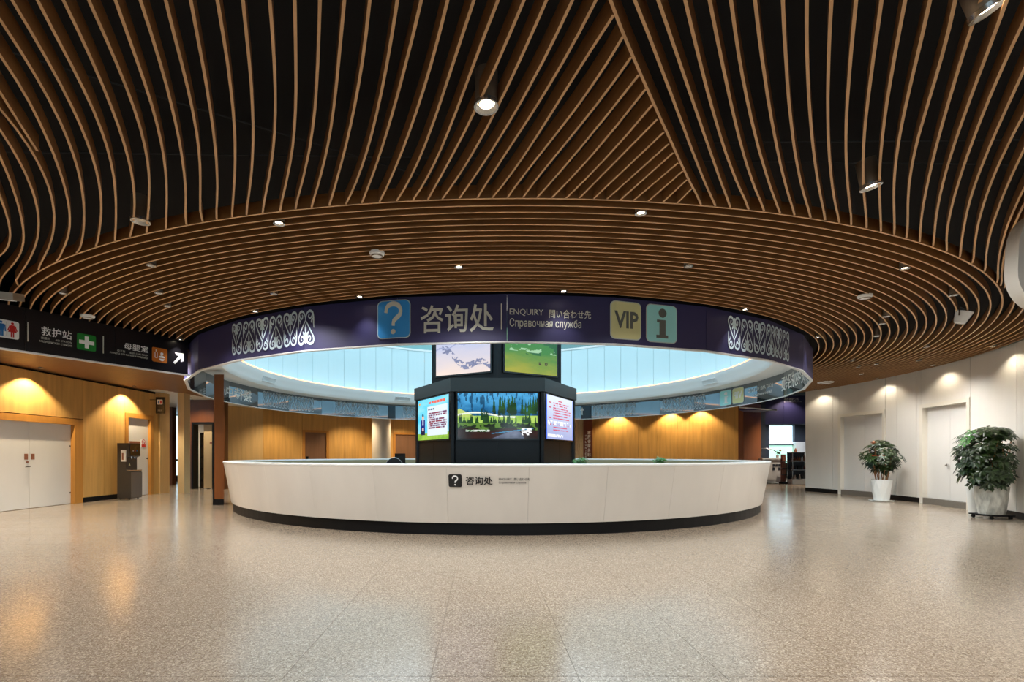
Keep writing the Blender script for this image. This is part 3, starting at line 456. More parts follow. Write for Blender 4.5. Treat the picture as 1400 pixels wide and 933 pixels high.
# left soffit behind the black sign band
soff = [(-11.2,1.0),(-10.5,1.2)]+[(-7.28+.4687*s-.03,7.486+.8833*s) for s in (-3,0,2.88)]+[tuple(pol(a,8.3)[:2]) for a in range(-60,-112,-8)]+[(-9.9,19.2),(-10.4,15.9),(-11.2,15.9)]
trim_s = struct(MB().prism(soff, 3.455, 3.5).obj('trim_2','plenum'), 'dropped wooden soffit behind the black sign band')
sl = MB(); dv = Vector((.4687,.8833)); nv = Vector((-.8833,.4687)); base = Vector((-7.28,7.486))
def inside(p, pg):
    c = False
    for i in range(len(pg)):
        (x0,y0),(x1,y1) = pg[i],pg[i-1]
        if (y0 > p[1]) != (y1 > p[1]) and p[0] < (x1-x0)*(p[1]-y0)/(y1-y0)+x0: c = not c
    return c
for k in range(-4,140):
    run = None
    for q in range(0,320):
        s = -8+q*.075; p = base+dv*s+nv*(.04+.085*k)
        ok = inside(p, soff)
        if ok and run is None: run = s
        if run is not None and (not ok or q == 319):
            if s-run > .3:
                a = base+dv*run+nv*(.04+.085*k); b = base+dv*s+nv*(.04+.085*k)
                sl.ribbon([tuple(a),tuple(b)], .06, 3.42, 3.458)
            run = None
o = sl.obj('slat_field','soffit_wood',trim_s); o['kind'] = 'stuff'
struct(MB().prism([(-16,16.9),(-11.0,16.9),(-11.0,15.92),(-10.42,15.92),(-9.92,19.15),(-9.9,27),(-16,27)],3.44,3.5).obj('ceiling_corridor','plaster'), 'white plaster ceiling of the side corridor')

# ---- round opening: soffit, cove, drum of white panels, skylight
trim1 = struct(MB().lathe([(8.06,3.60),(8.06,3.56),(7.43,3.56),(7.41,3.575),(7.375,3.68),(7.31,3.82),(7.255,3.93),(7.25,3.975),(7.27,3.99),(7.62,3.99),(7.62,3.94)], (CX,CY), 144).obj('trim_1','plaster',smooth=True), 'white curved soffit and cove around the round opening')
MB().lathe([(7.262,3.984),(7.246,3.984),(7.246,4.0),(7.262,4.0),(7.262,3.984)], (CX,CY), 96).obj('cove_strip','cove',trim1)
for a in (-97.3,-149,100.2,-46,48):
    e = empty('air_vent', pol(a,7.345,3.755), D2R(a), trim1)
    f = MB(); f.box((-.36,-.004,-.085),(.36,.02,-.07)); f.box((-.36,-.004,.07),(.36,.02,.085)); f.box((-.36,-.004,-.07),(-.345,.02,.07)); f.box((.345,-.004,-.07),(.36,.02,.07))
    tl = (D2R(-22),0,0)
    local(f.obj('vent_frame','plaster'), e, (0,.03,0), tl)
    local(MB().box((-.345,-.012,-.07),(.345,-.006,.07)).obj('vent_backing','grey_symbol'), e, (0,.03,0), tl)
    g = MB()
    for k in range(22): g.box((-.34+k*.031,.0,-.07),(-.327+k*.031,.012,.07))
    local(g.obj('vent_fins','plaster'), e, (0,.03,0), tl)
drum = struct(MB().lathe([(7.72,3.9),(7.8,3.9),(7.8,6.0),(7.72,6.0),(7.72,3.9)], (CX,CY), 128).obj('wall_drum','plaster'), 'round drum of pale glass panels above the opening')
for k in range(64): MB().arc(k*5.625+.05, (k+1)*5.625-.05, 7.66, 7.70, 3.95, 5.96, 1.5).obj('panel','drum',drum)
struct(MB().lathe([(7.64,5.96),(7.64,6.04),(9.6,6.04),(9.6,5.96),(7.64,5.96)],(CX,CY),96).obj('trim_3','plaster'), 'white ledge on top of the drum')
wu = struct(MB().lathe([(9.5,6.0),(9.7,6.0),(9.7,8.5),(9.5,8.5),(9.5,6.0)],(CX,CY),72).obj('wall_upper','teal_wall'), 'grey green upper wall round the skylight')
win1 = struct(empty('window_1',(CX,CY,8.4)), 'steel skylight bars over the round opening')
for k in range(-6,7):
    x = k*1.5; L = math.sqrt(max(0,9.6**2-x*x))
    local(MB().box((x-.05,-L,-.12),(x+.05,L,.12)).obj('glazing_bar','steel'), win1)
    if k%2 == 0: local(MB().box((-L,x-.04,-.08),(L,x+.04,.08)).obj('cross_bar','steel'), win1)
lv = tag(empty('louvre_panel', pol(157,9.2,6.3), D2R(157)), 'teal slatted louvre panel high under the skylight right of the tower', 'louvre')
local(MB().box((-1.0,-.02,-.25),(1.0,.02,1.1)).obj('backing','steel'), lv)
for k in range(14):
    b_ = MB().box((-.03,-.1,-.5),(.03,-.02,.8)).obj('slat','teal_wall'); local(b_, lv, (-.95+k*.145,0,.2), (0,D2R(25),0))

# ---- right wall: curved white panels, two recessed double doors
RW = 11.74
wr = struct(MB().arc(44,104,RW+.22,RW+.36,0,4.36,2).obj('wall_right','white_wall'), 'curved white panelled wall with two recessed doors')
def wpan(a0,a1,z0,z1): MB().arc(a0+.03,a1-.03,RW,RW+.22,z0,z1,1.0).obj('panel','white_wall',wr)
DA = (88.9,96.9); DB = (73.6,81.6)         # door openings
for a0,a1 in ((98.52,103.98),(97.3,98.52),(86.4,88.4),(82.8,86.4),(82.0,82.8),(64.96,73.2),(56,64.96),(47,56),(44,47)): wpan(a0,a1,.14,3.62)
for (a0,a1) in (DA,DB): wpan(a0-.4,a1+.4,2.66,3.62)
bb = struct(MB().arc(97.35,103.98,RW-.005,RW+.02,0,.14,1).obj('baseboard_right','black'), 'black baseboard strips along the white wall')
for a0,a1 in ((82.05,88.4),(44,73.2)): MB().arc(a0,a1,RW-.005,RW+.02,0,.14,1).obj('board','black',bb)
def white_door(n, a0, a1, label):
    d = struct(empty('door_%d'%n, pol((a0+a1)/2,RW,0)), label)
    MB().arc(a0,a1,RW-.02,RW+.2,.0,.16,1).obj('threshold','grey_plinth',d)
    for s,(b0,b1) in enumerate(((a0-.45,a0+.05),(a1-.05,a1+.45))): MB().arc(b0,b1,RW-.03,RW+.2,0,2.68,1).obj('jamb','white_trim',d)
    MB().arc(a0+.05,a1-.05,RW-.03,RW+.2,2.58,2.68,1).obj('lintel','white_trim',d)
    m = (a0+a1)/2
    for b0,b1 in ((a0+.05,m-.02),(m+.02,a1-.05)): MB().arc(b0,b1,RW+.10,RW+.14,.16,2.58,1).obj('leaf','white_door',d)
    k = pol(m+.3,RW+.06,1.05)
    e = MB().lathe([(0,-.03),(.035,-.03),(.035,.0),(.015,.01),(.015,.03)],n=12).obj('handle','chrome'); adopt_at(e,d,k,(D2R(-90),0,D2R(m)))
    t = Vector((math.cos(D2R(m)),math.sin(D2R(m)),0)); q = pol(m+.3,RW+.03,1.05)
    MB().tube([q,q-t*.1],.012,8).obj('lever','chrome',d)
    return d
def adopt_at(o, parent, loc, rot):
    o.location = loc; o.rotation_euler = rot; adopt(o,parent)
white_door(1, *DA, 'white double door behind the smaller potted plant')
white_door(2, *DB, 'white double door with chrome lever beside the larger potted plant')
# straight side walls out of the picture and the glazed front behind the camera
pr = pol(44,RW)
struct(MB().box((pr.x,-9,0),(20,pr.y+.05,4.4)).obj('wall_side','white_wall'), 'plain white side wall towards the entrance')
wf = struct(MB().box((-20,-5.9,3.75),(20,-5.5,4.4)).obj('wall_front','white_wall'), 'glazed entrance front behind the photographer')
MB().box((-20,-5.9,0),(20,-5.5,.12)).obj('sill_wall','white_wall',wf)
for k in range(-5,6): MB().box((k*4-1.3,-5.85,.12),(k*4+1.3,-5.6,3.75)).obj('pier','white_wall',wf)
struct(MB().lathe([(27,0),(27.3,0),(27.3,4.4),(27,4.4),(27,0)],(CX,CY),90,a0=60,a1=300).obj('wall_outer','outer'), 'outer wall far behind the hall')

# ---- left wall: veneer panels, double door, white door
XW = -10.95
wl = struct(MB().box((XW-.6,-9.4,0),(XW-.22,16.8,4.4)).obj('wall_left','wood'), 'honey veneer panelled wall on the left')
def lpan(y0,y1,z0,z1,m='wood'): MB().box((XW-.22,y0+.004,z0),(XW,y1-.004,z1)).obj('panel',m,wl)
for y0,y1 in ((6.2,7.3),(7.3,8.4),(8.4,9.5),(9.5,10.6),(13.6,14.36),(14.36,15.2),(16.5,16.8)): lpan(y0,y1,.14 if y0 < 16 else 0,3.36)
lpan(10.6,13.6,2.30,3.36); lpan(15.2,16.5,2.62,3.36)
MB().box((XW-.25,4,3.36),(XW-.12,16.8,3.46)).obj('shadow_gap','black',wl)
struct(MB().box((XW-.2,13.6,0),(XW+.012,15.2,.14)).obj('baseboard_left','black'), 'black baseboard under the left veneer wall')
d3 = struct(empty('door_3',(XW,12.1,0)), 'white double door in the left veneer wall')
MB().box((XW-.2,10.62,0),(XW+.02,10.88,2.28)).obj('jamb','frame_wood',d3); MB().box((XW-.2,13.32,0),(XW+.02,13.58,2.28)).obj('jamb','frame_wood',d3)
MB().box((XW-.2,10.88,2.12),(XW+.02,13.32,2.28)).obj('lintel','frame_wood',d3)
for i,(y0,y1) in enumerate(((10.88,12.095),(12.105,13.32))):
    lf = MB().box((XW-.16,y0,.01),(XW-.10,y1,2.12)).obj('leaf','white_door',d3)
    y = 12.1+(-.09 if i == 0 else .09)
    MB().box((XW-.10,y-.045,1.20),(XW-.09,y+.045,1.34)).obj('push_plate','plate',lf)
    for z in (.3,1.55): MB().tube([(XW-.09,(y0 if i == 0 else y1-.06)+.03,z-.02),(XW-.09,(y0 if i == 0 else y1-.06)+.03,z+.02)],.012,6).obj('hinge','dark_blue_grey',lf)
    if i == 0:
        MB().tube([(XW-.1,12.04,1.14),(XW-.08,12.04,1.14)],.025,10).obj('lock','plate',lf)
        MB().tube([(XW-.1,12.05,1.03),(XW-.04,12.05,1.03),(XW-.04,11.93,1.02)],.016,8).obj('lever','chrome',lf)
d4 = struct(empty('door_4',(XW,15.85,0)), 'white single door with red notice behind the water dispenser')
MB().box((XW-.2,15.2,0),(XW+.02,15.34,2.62)).obj('jamb','frame_wood',d4); MB().box((XW-.2,16.36,0),(XW+.02,16.5,2.62)).obj('jamb','frame_wood',d4)
MB().box((XW-.2,15.34,2.48),(XW+.02,16.36,2.62)).obj('lintel','frame_wood',d4)
lf = MB().box((XW-.12,15.34,.01),(XW-.07,16.36,2.48)).obj('leaf','white_door',d4)
MB().box((XW-.07,15.5,1.68),(XW-.062,15.98,1.75)).obj('name_plate','plate',lf)
nt_ = MB().box((XW-.07,16.02,1.56),(XW-.06,16.24,1.82)).obj('notice','letter_white',lf)
mp = plane_map((XW-.06,16.13,0),(0,1,0),(1,0,0))
lay('notice_mark', join2(poly(rrect(-.1,.1,1.565,1.66,.005)),), mp, .002, 'red', lf)
ring = [(.07*math.cos(t*PI/12),1.74+.07*math.sin(t*PI/12)) for t in range(25)]
lay('notice_mark', join2(stroke(ring,.02,1),stroke([(-.05,1.79),(.05,1.69)],.02,1)), mp, .003, 'red', lf)
MB().tube([(XW-.07,16.3,1.2),(XW-.05,16.3,1.2)],.025,10).obj('lock','dark_blue_grey',lf)
# end of the left wall, corridor and the brown block beside the counter
struct(MB().box((-11.25,16.8,0),(-10.9,17.3,3.44)).obj('wall_return','wood_pale'), 'pale veneer end of the left wall')
struct(MB().box((-14.1,21.9,0),(-13.68,22.2,3.5)).obj('wall_corridor','wood_brown'), 'narrow dark brown corridor wall end')
w2 = struct(empty('window_2',(-15,25.0,0)), 'tall daylit window at the end of the side corridor')
MB().box((-16.4,25.0,.3),(-14.9,25.05,3.3)).obj('pane','window',w2)
MB().box((-16.5,24.93,0),(-14.8,25.02,.3)).obj('sill','dark_blue_grey',w2); MB().box((-15.62,24.93,.3),(-15.5,25.02,3.3)).obj('frame_post','dark_blue_grey',w2); MB().box((-16.5,24.93,1.0),(-14.8,25.02,1.12)).obj('frame_rail','dark_blue_grey',w2)
struct(MB().box((-10.34,16.85,0),(-10.12,17.2,3.44)).obj('wall_pier','beige'), 'slim beige pier at the corridor mouth')
wb_ = struct(empty('wall_block',(-10.7,19.1,0)), 'brown veneer wall with a black framed doorway')
MB().box((-11.42,19.1,0),(-11.12,19.35,3.44)).obj('panel','wood_brown',wb_)
MB().box((-10.32,19.1,0),(-9.9,19.35,3.44)).obj('panel','wood_brown',wb_)
MB().box((-11.12,19.1,2.55),(-10.32,19.35,3.44)).obj('panel','wood_brown',wb_)
d5 = struct(empty('door_5',(-10.72,19.05,0)), 'black framed doorway in the brown veneer wall')
MB().box((-11.15,19.03,0),(-11.08,19.38,2.58)).obj('jamb','black',d5); MB().box((-10.36,19.03,0),(-10.30,19.38,2.58)).obj('jamb','black',d5); MB().box((-11.08,19.03,2.5),(-10.36,19.38,2.58)).obj('lintel','black',d5)
lf = MB().box((-10.80,19.25,.02),(-10.36,19.3,2.5)).obj('leaf','beige',d5)
MB().box((-10.56,19.235,1.75),(-10.40,19.252,1.83)).obj('name_plate','plate',lf)
MB().box((-12.5,20.6,0),(-10.85,20.7,3.4)).obj('room_wall','white_wall',d5)
rk = tag(empty('storage_rack',(-10.98,19.7,0)), 'dark narrow storage rack seen through the black framed doorway', 'rack')
for x in (-11.12,-10.86): MB().box((x-.02,19.6,0),(x+.02,19.8,2.2)).obj('post','black',rk)
for z in (.3,.75,1.2,1.65,2.1): MB().box((-11.12,19.55,z),(-10.86,19.85,z+.05)).obj('shelf','black',rk)
pb = struct(empty('wall_pillar',(-6.87,13.1,0)), 'slim brown veneer pillar at the left end of the counter')
PQ = [(-6.99,12.95),(-6.74,12.95),(-7.02,13.45),(-7.27,13.45)]
MB().prism(PQ,.16,3.42).obj('panel','wood_brown',pb); MB().prism([(-7.02,12.94),(-6.99,12.94),(-7.27,13.45),(-7.30,13.45)],0,2.15).obj('edge_strip','black',pb); MB().prism(PQ,0,.16).obj('base','black',pb)

# ---- back wall: curved veneer with doors
RB = 12.8
wk = struct(MB().arc(120.6,241,RB+.2,RB+.3,0,4.36,2).obj('wall_back','wood'), 'curved honey veneer wall behind the counter')
def bpan(a0,a1,z0=0,z1=3.7,m='wood'): MB().arc(a0+.02,a1-.02,RB,RB+.2,z0,z1,1).obj('panel',m,wk)
L = [-117.5,-121.3,-126,-130.8,-134.7]
for i in range(4): bpan(L[i+1],L[i],0,3.7,'wood_pale' if i < 2 else 'wood')
for a0,a1 in ((-144.3,-140.8),(-149.5,-144.3),(-156.2,-149.5),(-168,-162.9),(-176,-168),(-184,-176),(-192,-184),(-200,-192),(153.7,158)): bpan(a0,a1)
for a0,a1 in ((-140.8,-134.7),(-162.9,-156.2)): bpan(a0,a1,2.55,3.7)
R_ = [153.7,147.6,143.2,138.9,134.3,128.9,124.4,120.5]
for i in range(7): bpan(R_[i+1],R_[i])
def brown_door(n,a0,a1,label):
    d = struct(empty('door_%d'%n, pol((a0+a1)/2,RB,0)), label)
    MB().arc(a0-.62,a0,RB-.02,RB+.15,0,2.55,1).obj('jamb','frame_wood',d); MB().arc(a1,a1+.62,RB-.02,RB+.15,0,2.55,1).obj('jamb','frame_wood',d)
    MB().arc(a0,a1,RB-.02,RB+.15,2.44,2.55,1).obj('lintel','frame_wood',d)
    lf = MB().arc(a0,a1,RB+.04,RB+.1,.01,2.44,1).obj('leaf','door_brown',d)
    p = pol(a1-.5,RB,1.05); q = pol(a1-1.1,RB,1.05); MB().tube([pol(a1-.5,RB+.05,1.05),p,q],.025,8).obj('lever','black',lf)
    MB().box((p.x-.05,p.y-.02,.9),(p.x+.05,p.y+.06,1.25)).obj('lock_plate','black',lf)
brown_door(6,-140.2,-135.3,'brown door in the back wall left of the white column')
brown_door(7,-162.3,-156.8,'brown door in the back wall between white column and screen tower')
# right end of the back wall
struct(MB().prism([(11.42,21.6),(13.2,23.4),(13.05,23.55),(11.27,21.75)],0,3.7).obj('wall_wing','wood_red'), 'red brown veneer wing beside the volunteer shop')
struct(MB().lathe([(.47,0),(.47,4.3)],(-5.15,25.4),28).obj('wall_column','white_wall',smooth=True), 'round white column before the back wall')

# ================================================================== THINGS
# ---- circular sign band
NS = 32; ST = 360/NS; RV = 8.12; ZB, ZT = 2.914, 3.594
AP = RV*math.cos(PI/NS)
def poly_r(a, ap=AP):
    k = math.floor(a/ST); mid = (k+.5)*ST
    return ap/math.cos(D2R(a-mid))
def hmap(u, v, off): return pol(u, poly_r(u)+off, v)
IAP = 8.07*math.cos(PI/NS)
def imap(u, v, off): return pol(u, poly_r(u,IAP)-off, v)
CUTS = [k*ST for k in range(-32,33)]
band = tag(empty('sign_band',(CX,CY,ZB)), 'large round navy sign band hanging above the enquiry counter', 'sign')
def seg(a0,a1,r0f,r1f,z0,z1):
    m = MB(); P = [(pol(a0,r0f),pol(a0,r1f)),(pol(a1,r0f),pol(a1,r1f))]
    m.prism([tuple(P[0][0][:2]),tuple(P[0][1][:2]),tuple(P[1][1][:2]),tuple(P[1][0][:2])],z0,z1); return m
for k in range(NS):
    g = .028
    a0, a1 = k*ST+g, (k+1)*ST-g
    seg(a0,a1,RV-.02,RV,ZB+.012,ZT).obj('panel','navy',band)
    seg(a0,a1,8.07,8.09,ZB+.012,ZT-.03).obj('inner_panel','inner_glass',band)
t = MB()
for k in range(NS):
    t.add(seg(k*ST,(k+1)*ST,8.065,RV+.004,ZB-.008,ZB+.012).v, seg(k*ST,(k+1)*ST,8.065,RV+.004,ZB-.008,ZB+.012).f)
t.obj('edge_trim','trim_metal',band)
# front lettering
def qmark(u0,u1,v0,v1):
    w_,hh = u1-u0,v1-v0
    arc = [(.12,.72),(.16,.88),(.32,.98),(.55,1.0),(.78,.93),(.88,.77),(.82,.62),(.66,.52),(.53,.43),(.50,.28)]
    v,f = join2(stroke(arc,.165,4),poly(ell(.50,.085,.125,.085,16)))
    return [(u0+x*w_,v0+y*hh) for x,y in v],f
def sq_tile(name, a0,a1,z0,z1, m, sym, symm, mapper=hmap):
    rim = lay(name, poly(rrect(a0,a1,z0,z1,.55,.075)), mapper, .010, 'tile_rim', band, CUTS)
    lay('tile_face', poly(rrect(a0+.09,a1-.09,z0+.012,z1-.012,.5,.068)), mapper, .014, m, rim, CUTS)
    for s in sym: lay('symbol', s, mapper, .018, symm, rim, CUTS)
def i_sym(a0,a1,z0,z1):
    w_ = a1-a0; hh = z1-z0; X = lambda f: a0+w_*f; Z = lambda f: z0+hh*f
    return [poly(ell(X(.52),Z(.78),w_*.13,hh*.12,20)),
            poly([(X(.34),Z(.60)),(X(.62),Z(.60)),(X(.62),Z(.20)),(X(.70),Z(.20)),(X(.70),Z(.12)),(X(.32),Z(.12)),(X(.32),Z(.20)),(X(.42),Z(.20)),(X(.42),Z(.53)),(X(.34),Z(.53))])]
sq_tile('enquiry_icon',-13.5,-9.85,3.0,3.558,'tile_blue',[qmark(-12.75,-10.6,3.06,3.50)],'letter')
lay('lettering',text_flat('咨询处',(-8.82,-1.34,3.06,3.462),.012),hmap,.010,'letter',band,CUTS)
lay('divider',poly([(-.62,3.09),(-.5,3.09),(-.5,3.455),(-.62,3.455)]),hmap,.010,'letter',band)
lay('lettering',text_flat('ENQUIRY',(.25,3.69,3.285,3.384),0),hmap,.010,'letter',band,CUTS)
lay('lettering',text_flat('問い合わせ先',(4.28,8.63,3.265,3.388),.006),hmap,.010,'letter',band,CUTS)
lay('lettering',text_flat('Справочная служба',(.25,7.62,3.10,3.248),.006),hmap,.010,'letter',band,CUTS)
sq_tile('vip_icon',10.62,14.22,2.99,3.545,'tile_khaki',[text_flat('VIP',(11.05,13.85,3.15,3.40),.03)],'grey_symbol')
sq_tile('information_icon',14.8,18.65,2.983,3.55,'tile_cyan',i_sym(14.8,18.65,2.983,3.55),'grey_symbol')
# ornament frieze
def glyph(flip=False):
    parts = []; stroke = lambda P,W: globals()['stroke'](P,[.78*q for q in W])
    for s in (-1,1):
        m = lambda P: [(s*x,y) for x,y in P]
        parts.append(stroke(m([(0,.71),(.16,.54),(.34,.34),(.46,.18),(.43,.06),(.30,.015),(.15,.04),(.09,.13),(.16,.23),(.27,.22),(.28,.14),(.22,.12)]),[.05,.07,.075,.09,.1,.1,.1,.09,.08,.07,.06,.05]))
        parts.append(stroke(m([(0,.71),(.03,.84),(.12,.94),(.26,.975),(.40,.92),(.45,.78),(.46,.62),(.48,.47)]),[.06,.07,.085,.095,.1,.11,.09,.02]))
        parts.append(stroke(m([(.40,.92),(.34,.80),(.24,.76),(.17,.82),(.22,.88)]),[.03,.07,.09,.08,.06]))
        parts.append(stroke(m([(.43,.75),(.33,.68),(.35,.62)]),[.06,.07,.03]))
        parts.append(stroke(m([(0,.22),(.12,.32),(.17,.38)]),[.12,.11,.03]))
    parts.append(poly([(0,.62),(.045,.5),(.05,.42),(.03,.36),(-.03,.36),(-.05,.42),(-.045,.5)]))
    parts.append(poly(ell(0,.27,.11,.1,10)))
    parts.append(poly([(0,.23),(.1,.2),(.06,.04),(0,.02),(-.06,.04),(-.1,.2)]))
    v,f = join2(*parts)
    if flip: v = [(-x,1-y) for x,y in v]
    return v,f
def frieze(mapper, a0, a1, z0, z1, n, first, m, off):
    wd = (a1-a0)/n
    for i in range(n):
        v,f = glyph((i+first)%2 == 1)
        c = a0+wd*(i+.5)
        lay('ornament',([(c+x*wd*.94, z0+y*(z1-z0)) for x,y in v],f),mapper,off,m,band,CUTS)
frieze(hmap,-34.95,-21.05,3.012,3.535,6,1,'pattern',.010)
frieze(hmap,26.0,40.0,3.0,3.52,6,1,'pattern',.010)
# inner faces: the print shows mirrored from inside
for a0,a1,n in ((-121,-102.8,8),(-143,-128.2,6),(-166,-151,6),(131.6,145.7,7),(108.3,123,6)): frieze(imap,a0,a1,3.0,3.50,n,0,'pattern_dim',.006)
sq_tile('information_icon',99.2,103.4,2.99,3.5,'tile_cyan',i_sym(99.2,103.4,2.99,3.5),'letter_white',imap)
sq_tile('vip_icon',94.6,98.9,2.99,3.5,'tile_khaki',[text_flat('VIP',(95.1,98.4,3.15,3.38),.03)],'letter_white',imap)
lay('lettering',text_flat('失物招领',(64.5,79.5,3.06,3.46),.015),imap,.006,'letter_white',band,CUTS)
lay('lettering',text_flat('LOST AND FOUND',(83,93.2,3.27,3.38),0),imap,.006,'letter_white',band,CUTS)
lay('lettering',text_flat('Бюро находок',(83.5,91.5,3.10,3.20),0),imap,.006,'letter_white',band,CUTS)
lay('lettering',text_flat('接待中心',(-98.5,-84.5,3.05,3.42),.015),imap,.006,'letter_white',band,CUTS)
lay('arrow_symbol',join2(stroke([(149.2,3.1),(149.2,3.3)],.25,1),poly([(148.6,3.3),(149.8,3.3),(149.2,3.45)])),imap,.006,'letter_white',band)

# ---- black wayfinding band on the left
way = tag(empty('wayfinding_sign',(-7.28,7.486,ZB)), 'long black overhead sign with restroom, aid station and baby care symbols', 'sign')
Dv = Vector((.46875,.88333,0)); Nv = Vector((.88333,-.46875,0)); O = Vector((-7.28,7.486,0))
fmap = plane_map(O, Dv, Nv)
def fbox(s0,s1,z0,z1,d0,d1):
    P = [O+Dv*s0+Nv*d0, O+Dv*s1+Nv*d0, O+Dv*s1+Nv*d1, O+Dv*s0+Nv*d1]
    return MB().prism([tuple(p[:2]) for p in P],z0,z1)
for s0,s1 in ((-6.2,-4.7),(-4.7,-3.2),(-3.2,-1.7),(-1.7,.296),(.300,1.55),(1.554,2.86)): fbox(s0,s1,ZB+.02,ZC+.02,-.04,0).obj('panel','signblack',way)
fbox(-6.2,2.90,ZB-.005,ZB+.02,-.06,.008).obj('edge_trim','trim_metal',way)
tl = lay('restroom_icon',poly(rrect(-.075,.222,3.09,3.365,.03)),fmap,.006,'letter_white',way)
lay('symbol_divider',poly([(.072,3.12),(.080,3.12),(.080,3.34),(.072,3.34)]),fmap,.009,'grey_symbol',tl)
def person_sym(c,sk):
    p = [poly(ell(c,3.325,.018,.018,12))]
    if sk: p += [poly([(c-.022,3.30),(c+.022,3.30),(c+.036,3.24),(c+.052,3.19),(c-.052,3.19),(c-.036,3.24)]),poly([(c-.02,3.19),(c-.004,3.19),(c-.004,3.115),(c-.02,3.115)]),poly([(c+.004,3.19),(c+.02,3.19),(c+.02,3.115),(c+.004,3.115)]),stroke([(c-.03,3.29),(c-.055,3.21)],.014,1),stroke([(c+.03,3.29),(c+.055,3.21)],.014,1)]
    else: p += [poly([(c-.035,3.30),(c+.035,3.30),(c+.03,3.2),(c-.03,3.2)]),poly([(c-.028,3.2),(c-.003,3.2),(c-.003,3.115),(c-.028,3.115)]),poly([(c+.003,3.2),(c+.028,3.2),(c+.028,3.115),(c+.003,3.115)]),stroke([(c-.042,3.295),(c-.05,3.19)],.016,1),stroke([(c+.042,3.295),(c+.05,3.19)],.016,1)]
    return join2(*p)
lay('man_symbol',person_sym(.01,False),fmap,.009,'sym_blue',tl)
lay('woman_symbol',person_sym(.142,True),fmap,.009,'sym_red',tl)
for s in (.329,1.363): lay('divider',poly([(s-.008,3.09),(s+.008,3.09),(s+.008,3.395),(s-.008,3.395)]),fmap,.006,'letter',way)
lay('lettering',text_flat('救护站',(.495,.903,3.227,3.372),.01),fmap,.006,'letter_white',way)
lay('lettering',text_flat('救護所',(.49,.61,3.165,3.205),0),fmap,.006,'letter',way)
lay('lettering',text_flat('AID STATION',(.68,.903,3.168,3.198),0),fmap,.006,'letter',way)
lay('lettering',text_flat('медицинская станция',(.471,.907,3.108,3.145),0),fmap,.006,'letter',way)
tl = lay('first_aid_icon',poly(rrect(.975,1.252,3.095,3.37,.03)),fmap,.006,'tile_green',way)
lay('cross_symbol',poly([(1.085,3.13),(1.145,3.13),(1.145,3.2),(1.225,3.2),(1.225,3.262),(1.145,3.262),(1.145,3.335),(1.085,3.335),(1.085,3.262),(1.005,3.262),(1.005,3.2),(1.085,3.2)]),fmap,.009,'letter_white',tl)
lay('lettering',text_flat('母婴室',(1.694,2.105,3.23,3.35),.01),fmap,.006,'letter_white',way)
lay('lettering',text_flat('母子室',(1.58,1.71,3.165,3.205),0),fmap,.006,'letter',way)
lay('lettering',text_flat('BABY CARE ROOM',(1.79,2.10,3.165,3.195),0),fmap,.006,'letter',way)
lay('lettering',text_flat('комната для матери и младенца',(1.465,2.10,3.108,3.145),0),fmap,.006,'letter',way)
tl = lay('baby_care_icon',poly(rrect(2.171,2.454,3.09,3.365,.03)),fmap,.006,'tile_orange',way)
lay('bottle_symbol',join2(stroke([(2.225,3.17),(2.225,3.27),(2.245,3.29),(2.265,3.27),(2.265,3.17),(2.225,3.17)],.012,1),poly(ell(2.245,3.31,.012,.016,8))),fmap,.009,'letter_white',tl)
lay('baby_symbol',join2(poly(ell(2.35,3.26,.028,.028,12)),poly([(2.29,3.2),(2.35,3.235),(2.41,3.2),(2.395,3.18),(2.305,3.18)]),poly([(2.30,3.165),(2.40,3.165),(2.385,3.13),(2.35,3.12),(2.315,3.13)])),fmap,.009,'letter_white',tl)
lay('arrow_symbol',poly([(2.565,3.135),(2.60,3.105),(2.715,3.24),(2.715,3.16),(2.775,3.19),(2.775,3.345),(2.60,3.33),(2.63,3.285),(2.68,3.28)]),fmap,.006,'letter_white',way)

# ---- round enquiry counter
ctr = tag(empty('reception_counter',(CX,CY,0)), 'large round white enquiry counter with black plinth', 'counter')
ZCT = 1.165
def flare(z): return 7.15+(z-.2)*(7.335-7.15)/(1.13-.2)
for k in range(36):
    a0 = -7.25+k*10.3; a1 = a0+10.3
    if k == 34: a1 = 352.75
    if k > 34: break
    a0 += .012; a1 -= .012
    m = MB(); n = 5
    vs = []; fs = []
    for i in range(n+1):
        a = a0+(a1-a0)*i/n
        vs += [pol(a,7.14,.2),pol(a,7.16,.2),pol(a,7.318,1.09),pol(a,7.328,1.125),pol(a,7.2,1.125)]
    for i in range(n):
        for j in range(5):
            q = (j+1)%5; fs.append((5*i+j,5*i+5+j,5*i+5+q,5*i+q))
    fs += [(0,1,2,3,4),(5*n+4,5*n+3,5*n+2,5*n+1,5*n)]
    m.add(vs,fs).obj('front_panel','counter',ctr,smooth=True)
MB().lathe([(7.0,1.12),(7.329,1.12),(7.338,1.135),(7.338,1.15),(7.325,1.163),(7.30,ZCT),(7.02,ZCT),(7.0,1.15),(7.0,1.12)],(CX,CY),160).obj('rim','counter_top',ctr,smooth=True)
MB().lathe([(7.08,0),(7.12,0),(7.12,.2),(7.08,.2),(7.08,0)],(CX,CY),160).obj('plinth','black',ctr)
MB().lathe([(7.0,.2),(7.04,.2),(7.04,1.12),(7.0,1.12),(7.0,.2)],(CX,CY),120).obj('inner_wall','counter_in',ctr)
MB().lathe([(6.25,.72),(7.0,.72),(7.0,.76),(6.25,.76),(6.25,.72)],(CX,CY),120).obj('worktop','desk',ctr)
MB().lathe([(6.85,0),(6.9,0),(6.9,.72),(6.85,.72),(6.85,0)],(CX,CY),120).obj('desk_front','counter_in',ctr)
def cmap(u,v,off): return pol(u,flare(v)+.008+off,v)
CC = [k*1.5 for k in range(-20,20)]
tl = lay('enquiry_icon',poly(rrect(-7.0,-5.32,.795,1.0,.2,.025)),cmap,.004,'letter_black',ctr,CC)
